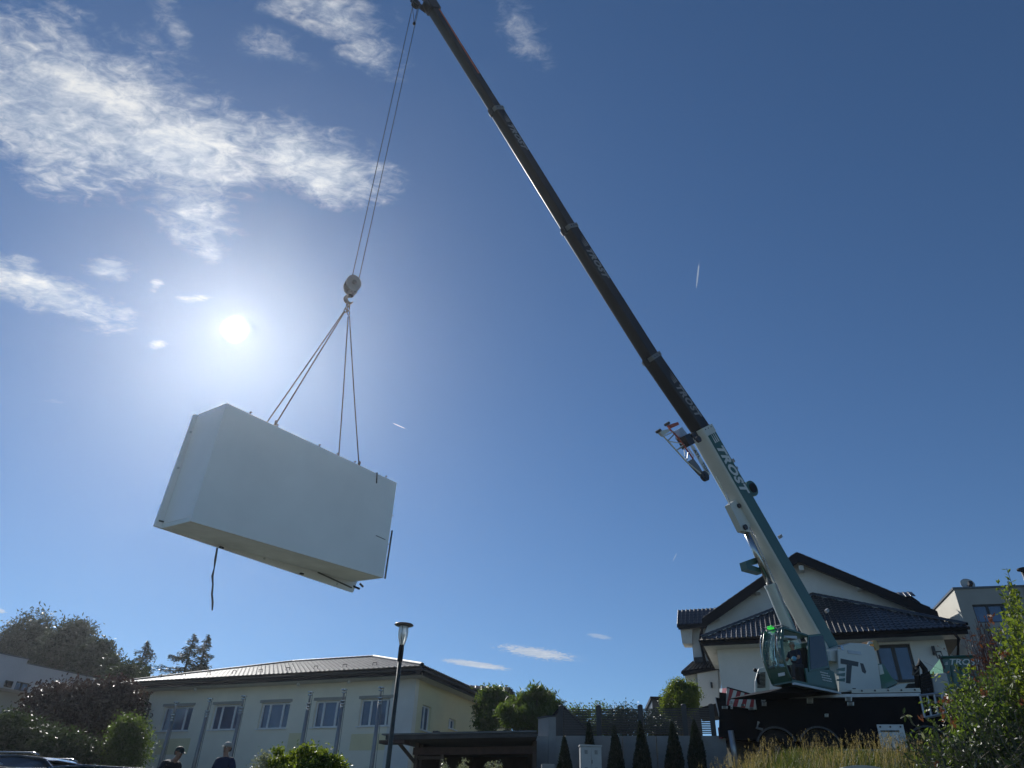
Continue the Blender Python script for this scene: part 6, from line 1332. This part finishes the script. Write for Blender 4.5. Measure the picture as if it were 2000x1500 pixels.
    if peak:
        mb = MB(); pk = [xf(sk + upv * .008 + rt * x * .07 + fw * (.085 + y * .085) - upv * (y * .02)) for x, y in ((-1, 0), (-.9, .6), (-.4, 1), (.4, 1), (.9, .6), (1, 0))]; mb.prism(pk, V(0, 0, .008)); mb.build('peak', cap, cp_)
    mb = MB(); rings = []
    for q, rr_ in ((-.07, .078), (-.03, .096), (.0, .099)): rings.append([xf(sk + upv * q + (rt * math.cos(a) * rr_ * .86 + fw * (math.sin(a) * rr_ * 1.03 - .012))) for a in np.linspace(math.pi * 1.02, math.pi * 1.98, 12)])
    mb.add([p for r_ in rings for p in r_], [(k * 12 + i, k * 12 + i + 1, (k + 1) * 12 + i + 1, (k + 1) * 12 + i) for k in range(2) for i in range(11)]); mb.build('hair', 'beard', t, smooth=True)
    return t
def stand(px, py, Y, Hh):
    """feet position of someone whose cap top shows at this pixel"""
    q = at(px, py, Y); return V(q[0], q[1], q[2] - Hh)
p1 = stand(345, 1458, 17.5, 1.74); g1 = float(ground_z(p1[0], p1[1])); print('person ground', p1, g1)
# they stand on a low loading platform beside the cars
plat = MB(); 
person('man in a dark cap and glasses wearing a black t-shirt, leaning, lower left', (p1[0] - .12, p1[1], p1[2]), R(60) + math.pi, dict(chest=(-.0, .12, 1.30), neck=(0, .22, 1.44), throat=(0, .27, 1.49), jaw=(0, .33, 1.54), skull=(0, .31, 1.625), crown=(0, .30, 1.68), l_sh=(-.19, .17, 1.38), r_sh=(.19, .17, 1.38), l_el=(-.33, .05, 1.16), l_wr=(-.42, .02, .92), r_el=(.30, .20, 1.12), r_wr=(.28, .42, 1.02), waist=(0, .03, 1.12)), 'shirt_black', 'cap_dark')
p2 = stand(448, 1448, 17.5, 1.80); print(p2, ground_z(p2[0], p2[1]))
person('man in a grey cap and dark long shirt with one arm reaching right, lower left', (p2[0], p2[1], p2[2]), R(-20) + math.pi, dict(l_el=(-.36, .10, 1.18), l_wr=(-.52, .28, 1.06), r_el=(.28, -.02, 1.14), r_wr=(.22, .16, .98)), 'shirt_navy', 'cap_pale', sleeves='long')
for i, p in enumerate((p1, p2)):
    g_ = float(ground_z(p[0], p[1])); 
    if p[2] - g_ > .03:
        mb = MB(); mb.box(p[0] - .6, p[0] + .6, p[1] - .5, p[1] + .6, g_ - .1, p[2] - .005); o = mb.build('platform', 'brown_wood', None); tag(o, 'low wooden platform under the ' + ('leaning man' if i == 0 else 'man reaching right'), 'platform')
# glasses
# operator in the cab, seated
seat = cpt(s_f + .93, cz0 + .06, -.38); yw = math.atan2(AZ[1], AZ[0]) - math.pi / 2
person('seated crane operator in a navy shirt and pale cap inside the cab', tuple(seat), yw, dict(pelvis=(0, -.05, .56), waist=(0, -.04, .72), chest=(0, .02, .94), neck=(0, .04, 1.10), throat=(0, .06, 1.16), jaw=(0, .10, 1.21), skull=(0, .07, 1.29), crown=(0, .06, 1.35), l_sh=(-.19, .03, 1.04), r_sh=(.19, .03, 1.04), l_el=(-.26, .16, .80), l_wr=(-.24, .40, .74), r_el=(.25, .15, .80), r_wr=(.2, .38, .78),
     l_hip=(-.1, .0, .53), r_hip=(.1, .0, .53), l_kn=(-.15, .44, .52), r_kn=(.13, .44, .52), l_an=(-.14, .46, .10), r_an=(.13, .48, .10), l_to=(-.15, .60, .04), r_to=(.13, .62, .04)), 'shirt_navy', 'cap_pale', trousers='trousers')
q = seat + AZ * .42 - V(0, 0, 0) + LFT * .25 + V(0, 0, .74); mb = MB(); mb.sphere(q, .085, .085, .08, 10, 6); o = mb.build('work_glove', 'light_blue', None, smooth=True); tag(o, 'light blue glove or cloth held by the crane operator', 'glove')

# ------------------------------------------------------------------ parked cars, only their roofs reach into the picture
def car(label, pos, yaw, paint, rack=True):
    t = thing('parked_car', pos, label, 'car'); c, s = math.cos(yaw), math.sin(yaw); P = V(*pos)
    def X(x, y, z): return P + V(c * x - s * y, s * x + c * y, z)
    def ring(x, zl, zh, w0, w1): 
        m_ = (zl + zh) / 2; return [X(x, -w0 * .92, zl), X(x, -w0, zl + .12), X(x, -w0, m_ + .05), X(x, -w1, zh), X(x, -w1 * .6, zh + .02), X(x, w1 * .6, zh + .02), X(x, w1, zh), X(x, w0, m_ + .05), X(x, w0, zl + .12), X(x, w0 * .92, zl)]
    st = [(-2.2, .38, .75, .72, .66), (-2.1, .28, .92, .86, .80), (-1.5, .24, .96, .90, .84), (0, .22, .95, .91, .86), (1.1, .22, .93, .90, .84), (1.9, .24, .80, .86, .76), (2.15, .34, .62, .72, .62)]
    MB().loft([ring(*q) for q in st]).build('body', paint, t, smooth=False, bevel=.03)
    gh = [(-2.02, .93, .95, .80, .78), (-1.62, .93, 1.38, .82, .62), (-.2, .94, 1.43, .84, .66), (.35, .94, 1.38, .84, .64), (1.15, .92, .95, .82, .78)]
    MB().loft([ring(x, a, b_ - .03, w0, w1) for x, a, b_, w0, w1 in gh]).build('glasshouse', 'dark_glass', t)
    rf = [(-1.72, 1.345, .60), (-1.2, 1.40, .655), (-.2, 1.425, .68), (.35, 1.39, .66), (.5, 1.345, .62)]
    MB().loft([[X(x, -w_, z - .02), X(x, -w_ * .98, z + .01), X(x, -w_ * .5, z + .035), X(x, w_ * .5, z + .035), X(x, w_ * .98, z + .01), X(x, w_, z - .02)] for x, z, w_ in rf]).build('roof', paint, t, bevel=.01)
    for y in (-.72, .72):
        for x0, x1 in ((-1.66, -1.98), (.42, 1.12)):
            MB().tube([X(x0, y * .9, 1.36), X(x1, y * 1.08, .95)], .035, 6).build('pillar', paint, t)
        MB().tube([X(-.55, y * .92, 1.40), X(-.6, y * 1.12, .95)], .03, 6).build('pillar', paint, t)
        if rack: MB().tube([X(-1.5, y * .86, 1.43), X(-1.4, y * .86, 1.475), X(.1, y * .86, 1.485), X(.25, y * .86, 1.44)], .016, 8).build('roof_rail', 'steel', t, smooth=True)
    for x in (-1.35, 1.35):
        for y in (-.82, .82):
            ce = X(x, y, .32); axv = X(0, 1, 0) - X(0, 0, 0); w_ = MB(); w_.tube([ce - axv * .1, ce + axv * .1], .32, 24); wo = w_.build('wheel', 'rubber', t); w_ = MB(); w_.disc(ce + axv * (.1 if y > 0 else -.1), axv, .2, .03, 16); w_.build('rim', 'alu', wo)
    for y in (-.62, .62):
        mb = MB(); mb.obox(X(2.06, y, .66), (X(1, 0, 0) - P) * .06, (X(0, 1, 0) - P) * .14, V(0, 0, .06)); mb.build('headlight', 'lamp_glass', t); mb = MB(); mb.obox(X(-2.13, y, .82), (X(1, 0, 0) - P) * .05, (X(0, 1, 0) - P) * .14, V(0, 0, .07)); mb.build('tail_light', 'lamp_red', t)
    return t
def car_at(px, py, Y): q = at(px, py, Y); return (q[0], q[1], q[2] - 1.47)
car('dark parked estate car with a bright roof edge, bottom left corner', car_at(95, 1478, 17.0), R(-8), 'car_dark')
car('second dark parked car, nearer, its roof cut by the bottom edge at the left', car_at(30, 1497, 12.5), R(-6), 'car_dark')
car('dark parked car whose low roof shows right of the first, bottom left', car_at(190, 1496, 14.5), R(172), 'car_dark', rack=False)
q = at(1684, 1495, 12.0); ub = thing('utility_box', (q[0], q[1], float(ground_z(q[0], q[1]))), 'white rounded top of a utility box at the bottom edge below the crane', 'utility box')
gz = float(ground_z(q[0], q[1])); mb = MB(); mb.box(q[0] - .34, q[0] + .34, q[1], q[1] + .4, gz - .05, q[2] - .10); mb.build('housing', 'crane_white', ub, bevel=.02)
mb = MB(); pr = [(-.37, -.10)] + [(-.37 * math.cos(t), -.085 + .085 * math.sin(t)) for t in np.linspace(.15, math.pi - .15, 13)] + [(.37, -.10)]; mb.prism([V(q[0] + a, q[1] - .04, q[2] + b) for a, b in pr], V(0, .5, 0)); mb.build('lid', 'crane_white', ub)
mb = MB(); mb.box(q[0] - .28, q[0] + .28, q[1] - .016, q[1] - .003, gz + .1, q[2] - .2); mb.build('door', 'crane_white', ub)

# ------------------------------------------------------------------ thin scattering volume added over the whole place to imitate lens veiling glare
hm = bpy.data.materials.new('veil_haze_air'); hm.use_nodes = True; ht = hm.node_tree; ht.nodes.clear()
pv = ht.nodes.new('ShaderNodeVolumePrincipled'); pv.inputs['Color'].default_value = (.93, .96, 1, 1); pv.inputs['Density'].default_value = VEIL_HAZE[0]; pv.inputs['Anisotropy'].default_value = VEIL_HAZE[1]
ho = ht.nodes.new('ShaderNodeOutputMaterial'); ht.links.new(pv.outputs[0], ho.inputs['Volume']); MATS['veil_haze_air'] = hm
mb = MB(); mb.box(-905, 905, -125, 1805, -4.5, 37.5); tag(mb.build('veil_haze', 'veil_haze_air', None), kind='stuff')
